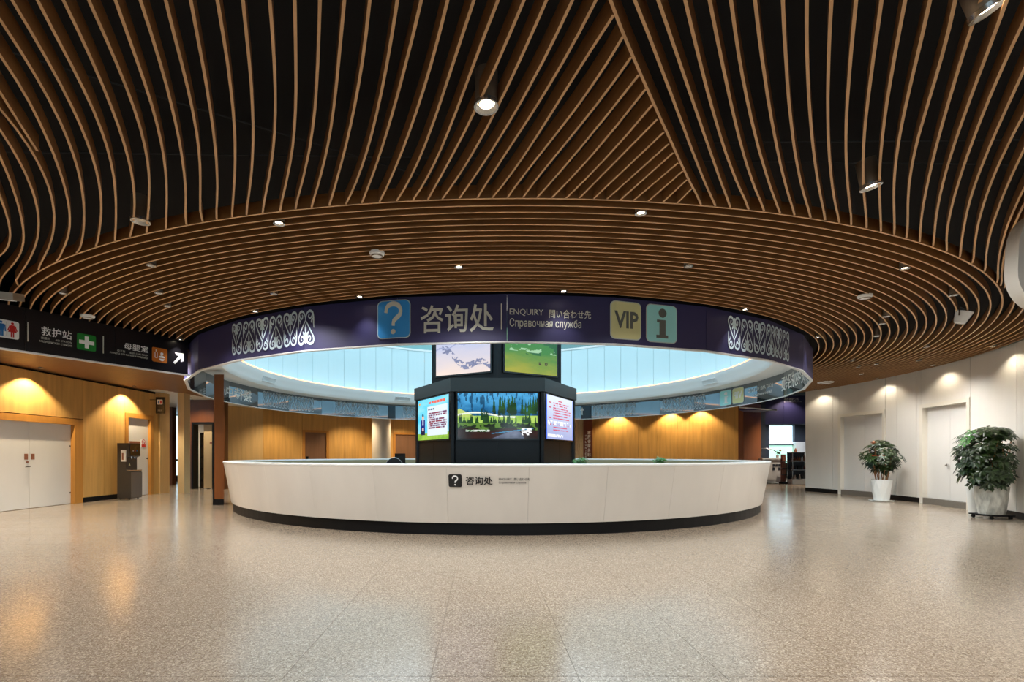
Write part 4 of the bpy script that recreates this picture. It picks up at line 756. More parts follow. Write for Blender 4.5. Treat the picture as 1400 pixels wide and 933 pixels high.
lay('question_mark',qmark(-6.6,-5.75,.82,.97),cmap,.006,'letter_white',tl,CC)
lay('lettering',text_flat('咨询处',(-4.85,-1.45,.83,.965),.02),cmap,.004,'letter_black',ctr,CC)
lay('lettering',text_flat('ENQUIRY',(-.7,.9,.905,.94),.01),cmap,.004,'letter_black',ctr,CC)
lay('lettering',text_flat('問い合わせ先',(1.2,3.15,.90,.945),.01),cmap,.004,'letter_black',ctr,CC)
lay('lettering',text_flat('Справочная служба',(-.7,2.7,.845,.885),.01),cmap,.004,'letter_black',ctr,CC)

# ---- display tower in the middle of the ring
TX, TY = .42, 15.15
def tp(a,r,z): return Vector((TX+r*math.sin(D2R(a)), TY-r*math.cos(D2R(a)), z))
def hexa(ap,rot=0): return [tuple(tp(30+60*k+rot,ap/math.cos(PI/6),0)[:2]) for k in range(6)]
tw = tag(empty('display_tower',(TX,TY,0)), 'dark hexagonal tower with video screens and light boxes inside the counter', 'display')
MB().prism(hexa(2.05),0,2.98).obj('body','tower',tw)
cr = MB().prism(hexa(2.15),2.985,3.337).obj('cornice','tower_grey',tw)
MB().prism(hexa(1.84,30),3.337,5.7).obj('upper_body','tower',tw)
for k in range(6): MB().prism([tuple((tp(30+60*k,2.367,0)+Vector((.075*math.cos(t*PI/3),.075*math.sin(t*PI/3),0)))[:2]) for t in range(6)],0,2.98).obj('corner_post','tower',tw)
def picture(name, cw, ch, fn, nx, ny, parent, place, m='picture'):
    vs = [(-cw/2+cw*i/nx,0,ch*j/ny) for j in range(ny+1) for i in range(nx+1)]
    fs = [(j*(nx+1)+i,j*(nx+1)+i+1,(j+1)*(nx+1)+i+1,(j+1)*(nx+1)+i) for j in range(ny) for i in range(nx)]
    me = bpy.data.meshes.new(name); me.from_pydata(vs,[],fs)
    ca = me.color_attributes.new('picture','FLOAT_COLOR','CORNER'); buf = []
    for j in range(ny):
        for i in range(nx):
            c = srgb(*[max(0,min(255,q)) for q in fn((i+.5)/nx,(j+.5)/ny)]); buf += [*c,1]*4
    ca.data.foreach_set('color',buf)
    o = put(name,me,m); o.location = place[0]; o.rotation_euler = (0,0,place[1]); adopt(o,parent); return o
def vn(x,y):
    def hsh(i,j): return (math.sin(i*127.1+j*311.7)*43758.5453)%1
    i,j = math.floor(x),math.floor(y); fx,fy = x-i,y-j; fx = fx*fx*(3-2*fx); fy = fy*fy*(3-2*fy)
    return (hsh(i,j)*(1-fx)+hsh(i+1,j)*fx)*(1-fy)+(hsh(i,j+1)*(1-fx)+hsh(i+1,j+1)*fx)*fy
def fbm(x,y,o=4): return sum(vn(x*2**k,y*2**k)/2**(k+1) for k in range(o))
def mixc(a,b,t): t = max(0,min(1,t)); return [p+(q-p)*t for p,q in zip(a,b)]
TREES = [(random.random(),random.uniform(.22,.34),random.uniform(.14,.3),random.uniform(.012,.024)) for _ in range(46)]
TREES += [(random.uniform(.45,1),random.uniform(.5,.6),random.uniform(.3,.42),.016) for _ in range(26)]+[(.30+.02*k,.40,.32-.03*k,.012) for k in range(5)]
def forest(u,v):
    n = fbm(u*9,v*9)
    if v > .5: c = mixc((20,84,130),(90,180,232),(v-.5)*1.7+(n-.5)*.9); c = mixc(c,(16,56,86),.75 if fbm(u*46,v*7) > .56 else 0)
    else: c = mixc((110,160,50),(190,214,110),n+.1)
    if v < .66 and u < .26 and v > .46-.0*u and v < .66-.9*abs(u-.02): c = mixc((150,180,70),(210,214,150),n)
    if abs(v-.52-.05*math.sin(u*7)) < .018 and u < .72: c = (220,226,210)
    for x,b,hh,wd in TREES:
        if b <= v < b+hh and abs(u-x) < wd*(1-(v-b)/hh)*(1+.5*vn(v*60,x*50)): c = mixc((10,34,16),(52,104,40),n*1.1-.1); 
    if v < .34: c = mixc(c,(12,22,8),.9) if fbm(u*14,v*14) > .40+.3*(v-.2) else (84,120,44)
    if v < .20+.03*math.sin(u*12): c = mixc((14,8,8),(64,24,14),n)
    if v < .17 and abs(u-(.72-.5*(.17-v))) < .05+.9*(.17-v): c = mixc((40,44,60),(110,116,140),n*1.2-.1)
    if abs(v-(.10+.22*(u-.4))) < .009 and .42 < u < .95: c = (60,130,170)
    if .10 < u < .40 and .145 < v < .195: c = (206,216,206) if vn(u*70,v*70) > .4 else (50,110,44)
    if .80 < u < .93 and .07 < v < .23 and abs(vn(u*34,v*30)-.5) < .13: c = (240,240,240)
    return c
def slide(u,v):
    c = mixc((60,190,235),(190,232,246),fbm(u*3,v*4)*1.4-.2)
    if v < .16: c = mixc((90,150,40),(180,210,90),fbm(u*10,v*10))
    if .34 < u < .96 and .10 < v < .80: c = (214,226,236)
    if .38 < u < .9 and abs(v-.88-.02*u) < .03 and int(u*44)%4 > 0: c = (228,96,72)
    if .36 < u < .56 and abs(v-.73) < .02 and int(u*60)%5 > 0: c = (70,90,110)
    for k,(z,e) in enumerate(((.63,.95),(.58,.95),(.53,.6),(.48,.9),(.43,.94),(.38,.94),(.33,.94),(.28,.9))):
        if abs(v-z) < .014 and .37 < u < e and vn(u*60,z*90) > .28: c = mixc((150,60,70),(96,70,110),vn(u*9,z*40))
    if abs(u-.18) < .075 and .12 < v < .50: c = (24,36,120) if v > .24 else (24,24,60)
    if abs(u-.18) < .02 and .36 < v < .5: c = (220,226,240)
    if (u-.18)**2*3+(v-.56)**2 < .0045: c = (226,178,150)
    if (u-.18)**2*3+(v-.60)**2 < .0026 and v > .585: c = (30,26,30)
    if abs(u-.18) < .03 and abs(v-.26) < .035: c = (228,190,170)
    if (u-.06)**2+(v-.9)**2 < .0008: c = (240,170,40)
    return c
def notice(u,v):
    c = mixc((150,160,205),(214,222,238),v+.2*fbm(u*4,v*4))
    for k,z in enumerate((.9,.84,.79,.73,.67,.61,.55,.49,.34,.27,.21)):
        x0,x1 = (.42,.56) if k == 0 else (.24,.9-.2*vn(k,3))
        if abs(v-z) < .013 and x0 < u < x1 and vn(u*60,z*77) > .3: c = (206,84,110)
        if abs(v-z) < .013 and .08 < u < .17 and k in (1,3,7,8): c = (200,70,90)
    if abs(v-.38) < .05 and .05 < u < .92 and vn(u*26,v*14) > .42: c = (248,250,255)
    if abs(v-.08) < .035 and .05 < u < .6 and vn(u*30,v*20) > .4: c = (250,250,255)
    if u < .03 or u > .97: c = (40,90,220)
    return c
def snow(u,v):
    c = mixc((226,206,196),(176,182,212),v*1.3+.5*(fbm(u*3,v*5)-.5))
    r = .60-.55*u+.12*math.sin(u*9)
    if u > .12 and abs(v-r) < .10*(1.1-.5*u) and fbm(u*22,v*22) > .42: c = mixc((92,96,130),(150,152,180),fbm(u*30,v*30))
    for k in range(3):
        if abs(v-(.62+.14*k+.18*u+.03*math.sin(u*20+k))) < .016: c = (150,156,190)
    return c
def meadow(u,v):
    c = mixc((150,150,46),(58,120,56),v*1.7+.9*(fbm(u*3,v*6)-.5))
    c = mixc(c,(30,84,50),.8 if v > .45 and fbm(u*5+3,v*8) > .53 else 0)
    if v > .5 and fbm(u*9,v*14) > .6: c = (150,190,150)
    for x in (.66,.78):
        if abs(u-x) < .025 and abs(v-.26) < .035 and vn(u*60,v*60) > .3: c = (60,44,30)
    return c
def screen(a, ap, zc, cw, ch, fn, nx, ny, rot=0, label=None):
    n = Vector((math.sin(D2R(a)),-math.cos(D2R(a)),0)); c = Vector((TX,TY,0))+n*ap
    e = MB(); t_ = .045
    e.box((-cw/2-t_,-.05,-t_),(cw/2+t_,-.006,ch+t_)); b_ = e.obj('screen','bezel'); b_.location = c+Vector((0,0,zc))+n*.0; b_.rotation_euler = (0,0,D2R(a)); adopt(b_,tw)
    if label: b_['label'] = label
    picture('screen_picture',cw,ch,fn,nx,ny,b_,(c+n*.056+Vector((0,0,zc)),D2R(a)))
screen(0,2.05,1.75,2.1,1.19,forest,180,100,label='front video screen showing a green valley with dark firs')
screen(-60,2.05,1.75,2.1,1.19,slide,110,80,label='left video screen showing a text slide with a suited figure')
screen(60,2.05,1.75,2.1,1.19,notice,110,80,label='right video screen showing a pale notice with red lines')
for a in (0,-60,60):
    n = Vector((math.sin(D2R(a)),-math.cos(D2R(a)),0)); c = Vector((TX,TY,0))+n*2.05
    p = MB().box((-1.08,-.02,.1),(-.004,0,1.66)); p.box((.004,-.02,.1),(1.08,0,1.66)); q = p.obj('lower_panel','tower'); q.location = c; q.rotation_euler = (0,0,D2R(a)); adopt(q,tw)
screen(-30,1.84,3.53,1.74,1.15,snow,110,72,label='left light box with a pale snow landscape')
screen(30,1.84,3.53,1.74,1.15,meadow,110,72,label='right light box with a green meadow landscape')

# ---- ceiling downlights
ORD = ['first','second','third','fourth','fifth','sixth','seventh','eighth','ninth','tenth','eleventh','twelfth','thirteenth','fourteenth','fifteenth','sixteenth','seventeenth','eighteenth','nineteenth','twentieth','twenty-first','twenty-second','twenty-third','twenty-fourth','twenty-fifth','twenty-sixth','twenty-seventh','twenty-eighth','twenty-ninth','thirtieth']
WARM = (1.0,.98,.94)
hs_me = MB().lathe([(.046,0),(.05,0),(.05,.15),(.02,.16),(0,.16)],n=16).mesh('housing',True)
rm_me = MB().lathe([(.03,.012),(.046,-.004),(.054,-.004),(.054,.012),(.046,.016)],n=16).mesh('rim',True)
ln_me = MB().lathe([(0,.012),(.032,.010)],n=16).mesh('lens'); ln2_me = ln_me.copy()
hs_me.materials.append(M['fixture']); rm_me.materials.append(M['silver']); ln_me.materials.append(M['lens']); ln2_me.materials.append(M['lens_off'])
def downlight(loc, label, group=None, on=True, power=120, size=142, blend=.6, tilt=(0,0), scale=1.0, col_=WARM):
    e = tag(empty('downlight',loc), label, 'downlight', group)
    e.rotation_euler = (D2R(tilt[0]),D2R(tilt[1]),0); e.scale = (scale,)*3
    for n_,me in (('housing',hs_me),('rim',rm_me),('lens',ln_me if on else ln2_me)): local(put(n_,me,'fixture'),e)
    if power:
        d = bpy.data.lights.new('spot','SPOT'); d.energy = power; d.color = col_; d.spot_size = D2R(size); d.spot_blend = blend; d.shadow_soft_size = .03
        l = bpy.data.objects.new('spot',d); col.objects.link(l); local(l,e,(0,0,-.01))
    return e
def gap(a, r):                                                       # centre between two ring slats
    k = round((10.73-r)/.125-.5); return pol(a, 10.73-.125*(k+.5), ZC-.012)
PWR = 84
downlight((.03,3.24,ZC-.01),'bright cylinder downlight between the slats near the picture centre',power=PWR*1.3,scale=1.5)
downlight((2.60,2.54,ZC-.01),'bright tilted downlight between slats in the upper right corner',power=PWR*1.3,scale=1.5,tilt=(0,-25),size=100)
downlight((3.31,4.21,ZC-.01),'cylinder downlight between the right slats above the ring ceiling edge',power=PWR,scale=1.5,tilt=(0,-12))
downlight((-3.34,4.85,ZC+.0),'unlit brown cylinder lamp between the left slats beside the ring edge',on=False,power=0,scale=1.6)
RING = [(-12.9,10.59,1),(6.2,10.6,1),(-4.0,9.11,1),(13.1,9.36,0),(27.8,10.33,1),(-25.2,10.2,0),(-30.9,9.59,0),(-34.3,9.14,0),(-37.4,10.35,0),(-22,8.74,0),(38.1,10.33,0),(41.8,9.37,0),(45.1,9.26,0),(51.8,9.11,0),(74,9.95,0),(69.6,9.23,0),(76,9.63,0),(62.3,10.21,0),(72.5,10.71,0),(83.5,10.46,0)]
def pxof(p): return 658.5+677.2*p.x/p.y
RP = sorted([(pxof(gap(a,r)),gap(a,r),on) for a,r,on in RING], key=lambda q: q[0])
for i,(x,p,on) in enumerate(RP):
    downlight(p,'small downlight between the ring slats, %s from the left of the small ones'%ORD[i],'small ring ceiling downlights',on=bool(on),power=PWR if on else PWR*.75)
# lamps that graze the sign band and the walls
for a,w_ in ((-14.8,'left of the lettering'),(5.4,'above the lettering'),(27,'above the right ornament'),(-28.5,'above the left ornament'),(-49.5,'at the left end'),(47.7,'at the right end')):
    downlight(gap(a,8.29),'downlight grazing the navy sign band %s'%w_,'sign band downlights',power=15,size=84,blend=.8)
for a,w_ in ((100.3,'left of the first white door'),(87.9,'between the white doors'),(77.0,'above the second white door'),(65.2,'above the large plant')):
    downlight(pol(a,RW-.34,ZC-.012),'wall washing downlight %s'%w_,'white wall downlights',power=20,size=132,blend=.5,col_=(1,.88,.68))
for y,w_ in ((15.1,'above the water dispenser'),(11.9,'above the left double door')):
    downlight((XW+.36,y,3.40),'warm wall washing downlight %s'%w_,'left wall downlights',power=170,size=114,blend=.35,col_=(1,.8,.52))
for a,w_ in ((147.9,'beside the red sign board'),(135.8,'on the middle of the back wall'),(129.2,'near the right end of the back wall')):
    downlight(pol(a,RB-.36,3.60),'amber wall washing downlight %s'%w_,'back wall downlights',power=130,size=118,blend=.4,col_=(1,.74,.40))
for a in (-128,-145,-158,-172,170):  # unseen lamps added to brighten the back wall
    d = bpy.data.lights.new('spot','SPOT'); d.energy = 210; d.color = (1,.76,.46); d.spot_size = D2R(120); d.spot_blend = .8
    e = downlight(pol(a,RB-1.3,3.60),'added unseen downlight over the back passage','added back passage downlights',power=0)
    l = bpy.data.objects.new('spot',d); col.objects.link(l); local(l,e,(0,0,-.01))
for k,(x,y) in enumerate(((-5.5,1.2),(5.6,1.0),(-2.2,-.8),(2.4,-.8),(-6.5,-2.8),(6.5,-2.8),(0,-3.2))):  # unseen lamps added behind the camera to brighten the near floor
    downlight((x,y,ZC-.01),'added fill downlight out of the picture on the entrance side','added entrance downlights',power=PWR*.5)
for k,(s,dn) in enumerate(((2.3,.25),(2.75,.62),(1.2,1.3),(-.6,1.5),(2.6,2.4),(-2.4,1.6))):  # first two are real lamps, the rest added to brighten the left side
    q = base+dv*s+nv*dn
    downlight((q.x,q.y,3.405),['recessed lamp nearest the sign band under the left soffit','second recessed lamp under the left soffit beside the ring'][k] if k < 2 else 'added fill lamp under the left soffit, hidden by the sign band','left soffit lamps',power=85,col_=(1,.92,.8))
# detectors, speaker, projector
def disc(loc, r, label, cat, name):
    e = tag(empty(name,loc),label,cat)
    local(MB().lathe([(0,-.035),(r*.6,-.03),(r*.92,-.012),(r,.0),(r,.02),(0,.02)],n=24).obj('cover','fixture_white',smooth=True),e)
    local(MB().lathe([(r*.7,-.034),(r*.74,-.034),(r*.78,-.024)],n=24).obj('ring','fixture'),e)
disc(gap(-9.2,9.68),.085,'flat oval white detector left of centre under the ring slats','detector','smoke_detector')
disc(gap(32.6,9.57),.095,'flat white detector under the ring slats on the right','detector','smoke_detector')
disc(gap(-44.2,9.81),.1,'white detector at the cut slat ends above the green cross','detector','smoke_detector')
disc(gap(92,10.44),.22,'wide white access point under the slats near the white wall','access point','access_point')
pj = tag(empty('projector_lamp',gap(45.3,10.33)+Vector((0,0,-.06)),D2R(30)),'white bracket mounted projector lamp near the right ring edge','projector')
local(MB().lathe([(.05,-.12),(.075,-.1),(.11,.06),(.115,.08),(.0,.09)],n=20).obj('body','fixture_white',smooth=True),pj,(0,0,0),(D2R(20),0,0))
local(MB().lathe([(0,-.118),(.05,-.118)],n=16).obj('lens','silver'),pj,(0,0,0),(D2R(20),0,0))
local(MB().tube([(-.125,0,.0),(-.125,0,.14),(.125,0,.14),(.125,0,.0)],.01,6).obj('bracket','silver'),pj)
fl = tag(empty('flood_lamp',(-6.55,6.66,3.48),D2R(25)),'white angular flood lamp cut by the left picture edge','lamp')
local(MB().prism([(-.3,-.1),(.22,-.1),(.28,.1),(-.3,.1)],-.07,.03).obj('housing','fixture'),fl,(0,0,0),(D2R(12),0,0))
local(MB().box((-.3,-.09,-.08),(.22,.02,-.07)).obj('front_glass','letter_white'),fl,(0,0,0),(D2R(12),0,0))
local(MB().tube([(0,.05,.02),(0,.05,.2)],.015,6).obj('stem','fixture'),fl)

# ---- hanging signs
sg = tag(empty('hanging_sign',(5.45,4.6,3.1)),'rounded white hanging sign with cream face cut by the right edge','sign')
def rbox(w_,hh,r,y0,y1,n=8):
    p = rrect(-w_/2,w_/2,-hh/2,hh/2,r,r,n); m = MB(); k = len(p)
    m.add([(x,y0,z) for x,z in p]+[(x,y1,z) for x,z in p],[tuple(range(k)),tuple(range(k,2*k))[::-1]]+[(i,(i+1)%k,k+(i+1)%k,k+i) for i in range(k)]); return m
local(rbox(1.06,.96,.36,-.06,.06).obj('frame','sign_grey',smooth=True),sg,(0,0,0),(0,D2R(3),0))
local(rbox(.88,.78,.3,-.07,.07).obj('face','sign_cream',smooth=True),sg,(0,0,0),(0,D2R(3),0))
for x in (-.2,.2): local(MB().tube([(x,0,.4),(x,0,.7)],.012,6).obj('hanger','silver'),sg)
hg = tag(empty('projecting_sign',(-10.6,16.35,2.95)),'small black projecting sign with restroom symbols at the left wall end','sign')
MB().box((-10.74,16.32,2.68),(-10.46,16.38,3.22)).obj('board','signblack',hg); MB().box((-10.95,16.34,3.12),(-10.74,16.36,3.16)).obj('bracket','silver',hg)
mp = plane_map((-10.6,16.32,0),(1,0,0),(0,-1,0))
tl = lay('icon_tile',poly(rrect(-.09,.09,2.98,3.14,.015)),mp,.003,'letter_white',hg)
lay('symbol',poly(rrect(-.06,-.01,3.0,3.11,.01)),mp,.005,'sym_blue',tl); lay('symbol',poly(rrect(.01,.06,3.0,3.11,.01)),mp,.005,'sym_red',tl)
lay('lettering',text_flat('卫生间',(-.08,.08,2.76,2.81)),mp,.003,'letter',hg)

# ---- water dispenser
wd = tag(empty('water_dispenser',(-10.5,14.83,0)),'dark grey standing water dispenser against the left wall','dispenser')
def prof_y(pts,y0,y1):
    k = len(pts); return MB().add([(x,y0,z) for x,z in pts]+[(x,y1,z) for x,z in pts],[tuple(range(k)),tuple(range(k,2*k))[::-1]]+[(i,(i+1)%k,k+(i+1)%k,k+i) for i in range(k)])
X0 = -10.74
prof_y([(X0,.03),(X0+.40,.03),(X0+.40,.84),(X0+.26,.86),(X0+.26,1.24),(X0+.36,1.28),(X0+.36,1.66),(X0,1.66)],14.6,15.06).obj('body','dispenser',wd)
MB().box((X0+.40,14.61,.05),(X0+.425,15.05,.80)).obj('door','dispenser_grey',wd)
MB().box((X0+.26,14.61,.84),(X0+.42,15.05,.87)).obj('drip_tray','silver',wd)
sc_ = MB().box((X0+.36,14.62,1.30),(X0+.372,15.04,1.64)).obj('control_panel','screen_black',wd)
for y,m in ((14.74,'letter_white'),(14.82,'sym_red'),(14.9,'sym_blue')): MB().box((X0+.372,y-.02,1.42),(X0+.375,y+.02,1.46)).obj('button','%s'%m,sc_)
for y in (14.76,14.9): MB().tube([(X0+.31,y,1.30),(X0+.31,y,1.2)],.012,8).obj('tap','chrome',wd)
MB().box((X0+.13,14.565,1.12),(X0+.27,14.6,1.46)).obj('cup_holder','fixture_white',wd)
MB().box((X0+.16,14.56,1.17),(X0+.21,14.566,1.37)).obj('cup_window','plate',wd)
for x in (X0+.05,X0+.33):
    for y in (14.65,15.0): MB().tube([(x,y,0),(x,y,.03)],.02,8).obj('foot','black',wd)
lay('warning_label',poly([(X0+.30,0.0)]) if False else poly([(14.70,1.0),(14.78,1.0),(14.74,1.07)]),lambda u,v,off: Vector((X0+.26+off,u,v)),.003,'tile_khaki',wd)

# ---- plants
def leaf_cluster(m, p, d, L, n=7):
    d = d.normalized(); u = d.orthogonal().normalized(); v = d.cross(u); ph = random.random()*6
    for k in range(n):
        a = ph+2*PI*k/n; o = (u*math.cos(a)+v*math.sin(a)); e = (o*1.0+d*random.uniform(-.1,.35)-Vector((0,0,.35))).normalized()
        l = L*random.uniform(.75,1.15); sd = e.cross(d).normalized()*l*.24; up_ = e.cross(sd).normalized()*l*.05
        a0 = p+e*l*.12; mid = p+e*l*.55; tip = p+e*l+Vector((0,0,-.1*l))
        m.add([a0, mid+sd+up_, tip, mid-sd+up_, mid],[(0,1,4),(1,2,4),(0,4,3),(4,2,3)])
def foliage(c, shape, n, L):
    m = MB(); got = 0
    while got < n:
        x,y,z = [random.uniform(-1,1) for _ in range(3)]
        q = shape(x,y,z)
        if q is None: continue
        p,out = q; leaf_cluster(m, Vector(c)+p, out+Vector((0,0,.5)), L); got += 1
    return m
def shape1(x,y,z):
    r = x*x+y*y+z*z
    if r > 1 or (r < .4 and random.random() < .75): return None
    wz = 1.0 if z > -.2 else max(.42,1+(z+.2)*.75)
    return Vector((x*.52*wz,y*.48*wz,1.27+z*.50)), Vector((x,y,z*.6+.2))
def shape2(x,y,z):
    r = abs(x)**3+abs(y)**3+abs(z)**3
    if r > 1 or (r < .35 and random.random() < .7): return None
    p = Vector((x*.62,y*.40,1.27+z*.64))
    if math.hypot(c2.x+p.x-CX,c2.y+p.y-CY) > RW-.16: return None
    return p, Vector((x,y,z*.6+.1))
def pot(e, c, r1, r0, z0, z1, m, n=9, name='pot'):
    p = MB(); P = []
    for j,(r,z,tw_) in enumerate(((r0,z0,0),((r0+r1)*.515,(z0+z1)*.5,PI/n),(r1,z1,0))):
        for k in range(n): P.append((c[0]+r*math.cos(2*PI*k/n+tw_),c[1]+r*math.sin(2*PI*k/n+tw_),z))
    f = []
    for k in range(n):
        k2 = (k+1)%n; f += [(k,k2,n+k),(k2,n+k2,n+k),(n+k,n+k2,2*n+k2),(n+k,2*n+k2,2*n+k)]
    f.append(tuple(range(n))[::-1]); i0 = len(P)
    for k in range(n): P.append((c[0]+(r1-.03)*math.cos(2*PI*k/n),c[1]+(r1-.03)*math.sin(2*PI*k/n),z1))
    for k in range(n): P.append((c[0]+(r1-.04)*math.cos(2*PI*k/n),c[1]+(r1-.04)*math.sin(2*PI*k/n),z1-.06))
    for k in range(n):
        k2 = (k+1)%n; f += [(2*n+k,2*n+k2,i0+k2,i0+k),(i0+k,i0+k2,i0+n+k2,i0+n+k)]
    p.add(P,f); o = p.obj(name,m,e)
    MB().prism([P[i0+n+k][:2] for k in range(n)],z1-.09,z1-.055).obj('soil','soil',e)
    return o
c1 = pol(84.0,11.0)
p1 = tag(empty('potted_plant',c1),'smaller bushy potted plant with red ribbon in white faceted pot','plant')
pot(p1,c1,.25,.18,.03,.62,'pot')
MB().lathe([(0,.0),(.27,.0),(.3,.03),(.28,.03),(.25,.012),(0,.012)],(c1.x,c1.y),20).obj('saucer','pot',p1)
for k in range(9):
    a = k*.7; b0 = Vector((c1.x+.12*math.cos(a),c1.y+.12*math.sin(a),.55)); b1 = Vector((c1.x+.2*math.cos(a+.3),c1.y+.2*math.sin(a+.3),1.0)); b2 = Vector((c1.x+.3*math.cos(a),c1.y+.3*math.sin(a),1.5))
    MB().tube([b0,b1,b2],[.014,.011,.006],6).obj('stem','stem',p1)
o = foliage((c1.x,c1.y,0),shape1,120,.15).obj('foliage','leaf',p1); o['kind'] = 'stuff'
MB().lathe([(.27,1.27),(.275,1.31),(.27,1.31)],(c1.x,c1.y),18).obj('ribbon','ribbon',p1)
MB().tube([(c1.x-.05,c1.y-.27,1.3),(c1.x-.16,c1.y-.33,1.33),(c1.x-.26,c1.y-.3,1.29)],.02,6).obj('ribbon_bow','ribbon',p1)
MB().lathe([(0,-.05),(.07,0),(0,.05)],(c1.x-.40,c1.y-.22),8).obj('blossom','plate',p1).location = (0,0,1.66)
c2 = Vector((10.54,10.24,0))
p2 = tag(empty('potted_plant',c2),'larger dense dark green potted plant in marbled pot by the right edge','plant')
pot(p2,c2,.27,.21,.09,.66,'pot_marble')
MB().box((c2.x-.24,c2.y-.24,.06),(c2.x+.24,c2.y+.24,.09)).obj('caddy_board','black',p2)
for dx in (-.19,.19):
    for dy in (-.19,.19): MB().tube([(c2.x+dx-.02,c2.y+dy,.03),(c2.x+dx+.02,c2.y+dy,.03)],.03,8).obj('castor','black',p2)
for k in range(8):
    a = k*.8; MB().tube([(c2.x+.1*math.cos(a),c2.y+.1*math.sin(a),.58),(c2.x+.25*math.cos(a),c2.y+.22*math.sin(a),1.1),(c2.x+.35*math.cos(a+.4),c2.y+.25*math.sin(a+.4),1.6)],[.016,.012,.006],6).obj('stem','stem',p2)
o = foliage((c2.x,c2.y,0),shape2,330,.14).obj('foliage','leaf',p2); o['kind'] = 'stuff'
m = MB()
for z,x in ((1.62,-.62),(1.72,-.56),(1.56,-.66),(1.66,-.6),(1.8,-.52)): leaf_cluster(m,Vector((c2.x+x,c2.y-.1,z)),Vector((-.5,-.3,.6)),.11,5)
o = m.obj('young_shoot','leaf_bright',p2)
c3 = Vector((10.83,10.86,0))
tpot = tag(empty('tall_planter',c3),'tall smooth white empty planter behind the marbled pot','planter')
MB().lathe([(0,0),(.11,0),(.115,.02),(.15,.5),(.155,.76),(.145,.76),(.14,.6),(0,.6)],(c3.x,c3.y),24).obj('shell','pot',tpot,smooth=True)
MB().lathe([(0,.61),(.139,.61)],(c3.x,c3.y),20).obj('soil','soil',tpot)
def small_plant(loc,label):
    e = tag(empty('desk_plant',loc),label,'plant','small plants on the counter desk')
    local(MB().lathe([(0,0),(.05,0),(.075,.34),(.065,.34),(.06,.3),(0,.3)],n=14).obj('pot','pot',smooth=True),e)
    m = MB()
    for k in range(26):
        a = random.random()*6.28; r = random.uniform(.02,.12); leaf_cluster(m,Vector((r*math.cos(a),r*math.sin(a),random.uniform(.36,.5))),Vector((math.cos(a)*.5,math.sin(a)*.5,1)),.09,5)
    o = m.obj('foliage','leaf_bright'); o['kind'] = 'stuff'; local(o,e)
small_plant((1.80,9.05,.76),'small bright green desk plant just right of the screen tower')
small_plant((3.30,9.2,.76),'small bright green desk plant right of the counter middle')

# ---- things inside the counter
ch = tag(empty('office_chair',(-2.12,12.0,0),D2R(10)),'office chair with rounded chrome edged back behind the counter','chair')
bk = MB(); n = 14
prof = [(.24*math.cos(PI*k/n),.42*math.sin(PI*k/n)**.8) for k in range(n+1)]
pts = [(-x,0,.82+z) for x,z in prof]
k = len(pts); bk.add([(x,-.02,z) for x,_,z in pts]+[(x,.02,z) for x,_,z in pts],[tuple(range(k)),tuple(range(k,2*k))[::-1]]+[(i,(i+1)%k,k+(i+1)%k,k+i) for i in range(k)])
local(bk.obj('backrest','signblack'),ch); local(MB().tube(pts,.016,8).obj('back_frame','silver'),ch)
local(MB().box((-.24,-.5,.46),(.24,-.02,.54)).obj('seat','signblack'),ch); local(MB().tube([(0,.02,.86),(0,.05,.5),(0,-.2,.47)],.02,8).obj('back_stem','silver'),ch)
local(MB().tube([(0,-.25,.1),(0,-.25,.46)],.03,10).obj('gas_lift','silver'),ch)
for k in range(5):
    a = 2*PI*k/5; local(MB().tube([(0,-.25,.1),(.28*math.cos(a),-.25+.28*math.sin(a),.06)],.018,6).obj('leg','silver'),ch); local(MB().lathe([(0,0),(.03,.01),(.03,.05),(0,.06)],(.28*math.cos(a),-.25+.28*math.sin(a)),10).obj('castor','black'),ch)
mo = tag(empty('desk_monitor',(-2.3,21.35,.76)),'small black desk monitor behind the office chair','monitor')
mo.location = (-3.39,20.6,.76)
local(MB().box((-.22,-.02,.15),(.22,.02,.62)).obj('display','screen_black'),mo); local(MB().tube([(0,0,0),(0,0,.2)],.03,8).obj('stand','black'),mo); local(MB().lathe([(0,0),(.12,0),(.12,.02),(0,.02)],n=16).obj('base','black'),mo)

# ---- red brown sign board, curtain and the shop on the right
st = tag(empty('sign_board',pol(154.8,RB-.35,0)),'upright red brown board with vertical white lettering right of the tower','sign')
b0,b1 = pol(155.9,RB-.35),pol(153.7,RB-.35); du = (b1-b0).normalized(); nn = Vector((du.y,-du.x,0)); W_ = (b1-b0).length
mp = plane_map(b0,du,nn)
MB().prism([tuple((b0)[:2]),tuple((b1)[:2]),tuple((b1-nn*.08)[:2]),tuple((b0-nn*.08)[:2])],.0,3.75).obj('board','stele',st)
for k,chh in enumerate('志愿者服务站'): lay('lettering',text_flat(chh,(W_*.46,W_*.82,2.62-k*.235-.2,2.62-k*.235),.03),mp,.004,'letter_white',st)
lay('lettering',join2(*[text_flat(t_,(W_*.2,W_*.36,2.4-i*.16-.11,2.4-i*.16),.02) for i,t_ in enumerate('VOLUNTEER')]),mp,.004,'letter_white',st)
for k in range(5): lay('base_band',poly([(W_*.06,1.2+k*.04),(W_*.94,1.2+k*.04),(W_*.94,1.222+k*.04),(W_*.06,1.222+k*.04)]),mp,.003,'door_brown',st)
cu = tag(empty('curtain',pol(157,RB-.2,0)),'cream folded curtain below an amber panel right of the tower','curtain')
cpts = [tuple(pol(156.0+.22*k,RB-.12+(.05 if k%2 else 0))[:2]) for k in range(13)]
MB().ribbon(cpts,.02,.02,3.28).obj('cloth','curtain',cu)
MB().arc(156.0,158.6,RB-.2,RB-.04,3.28,3.8,1).obj('header_panel','amber',cu)

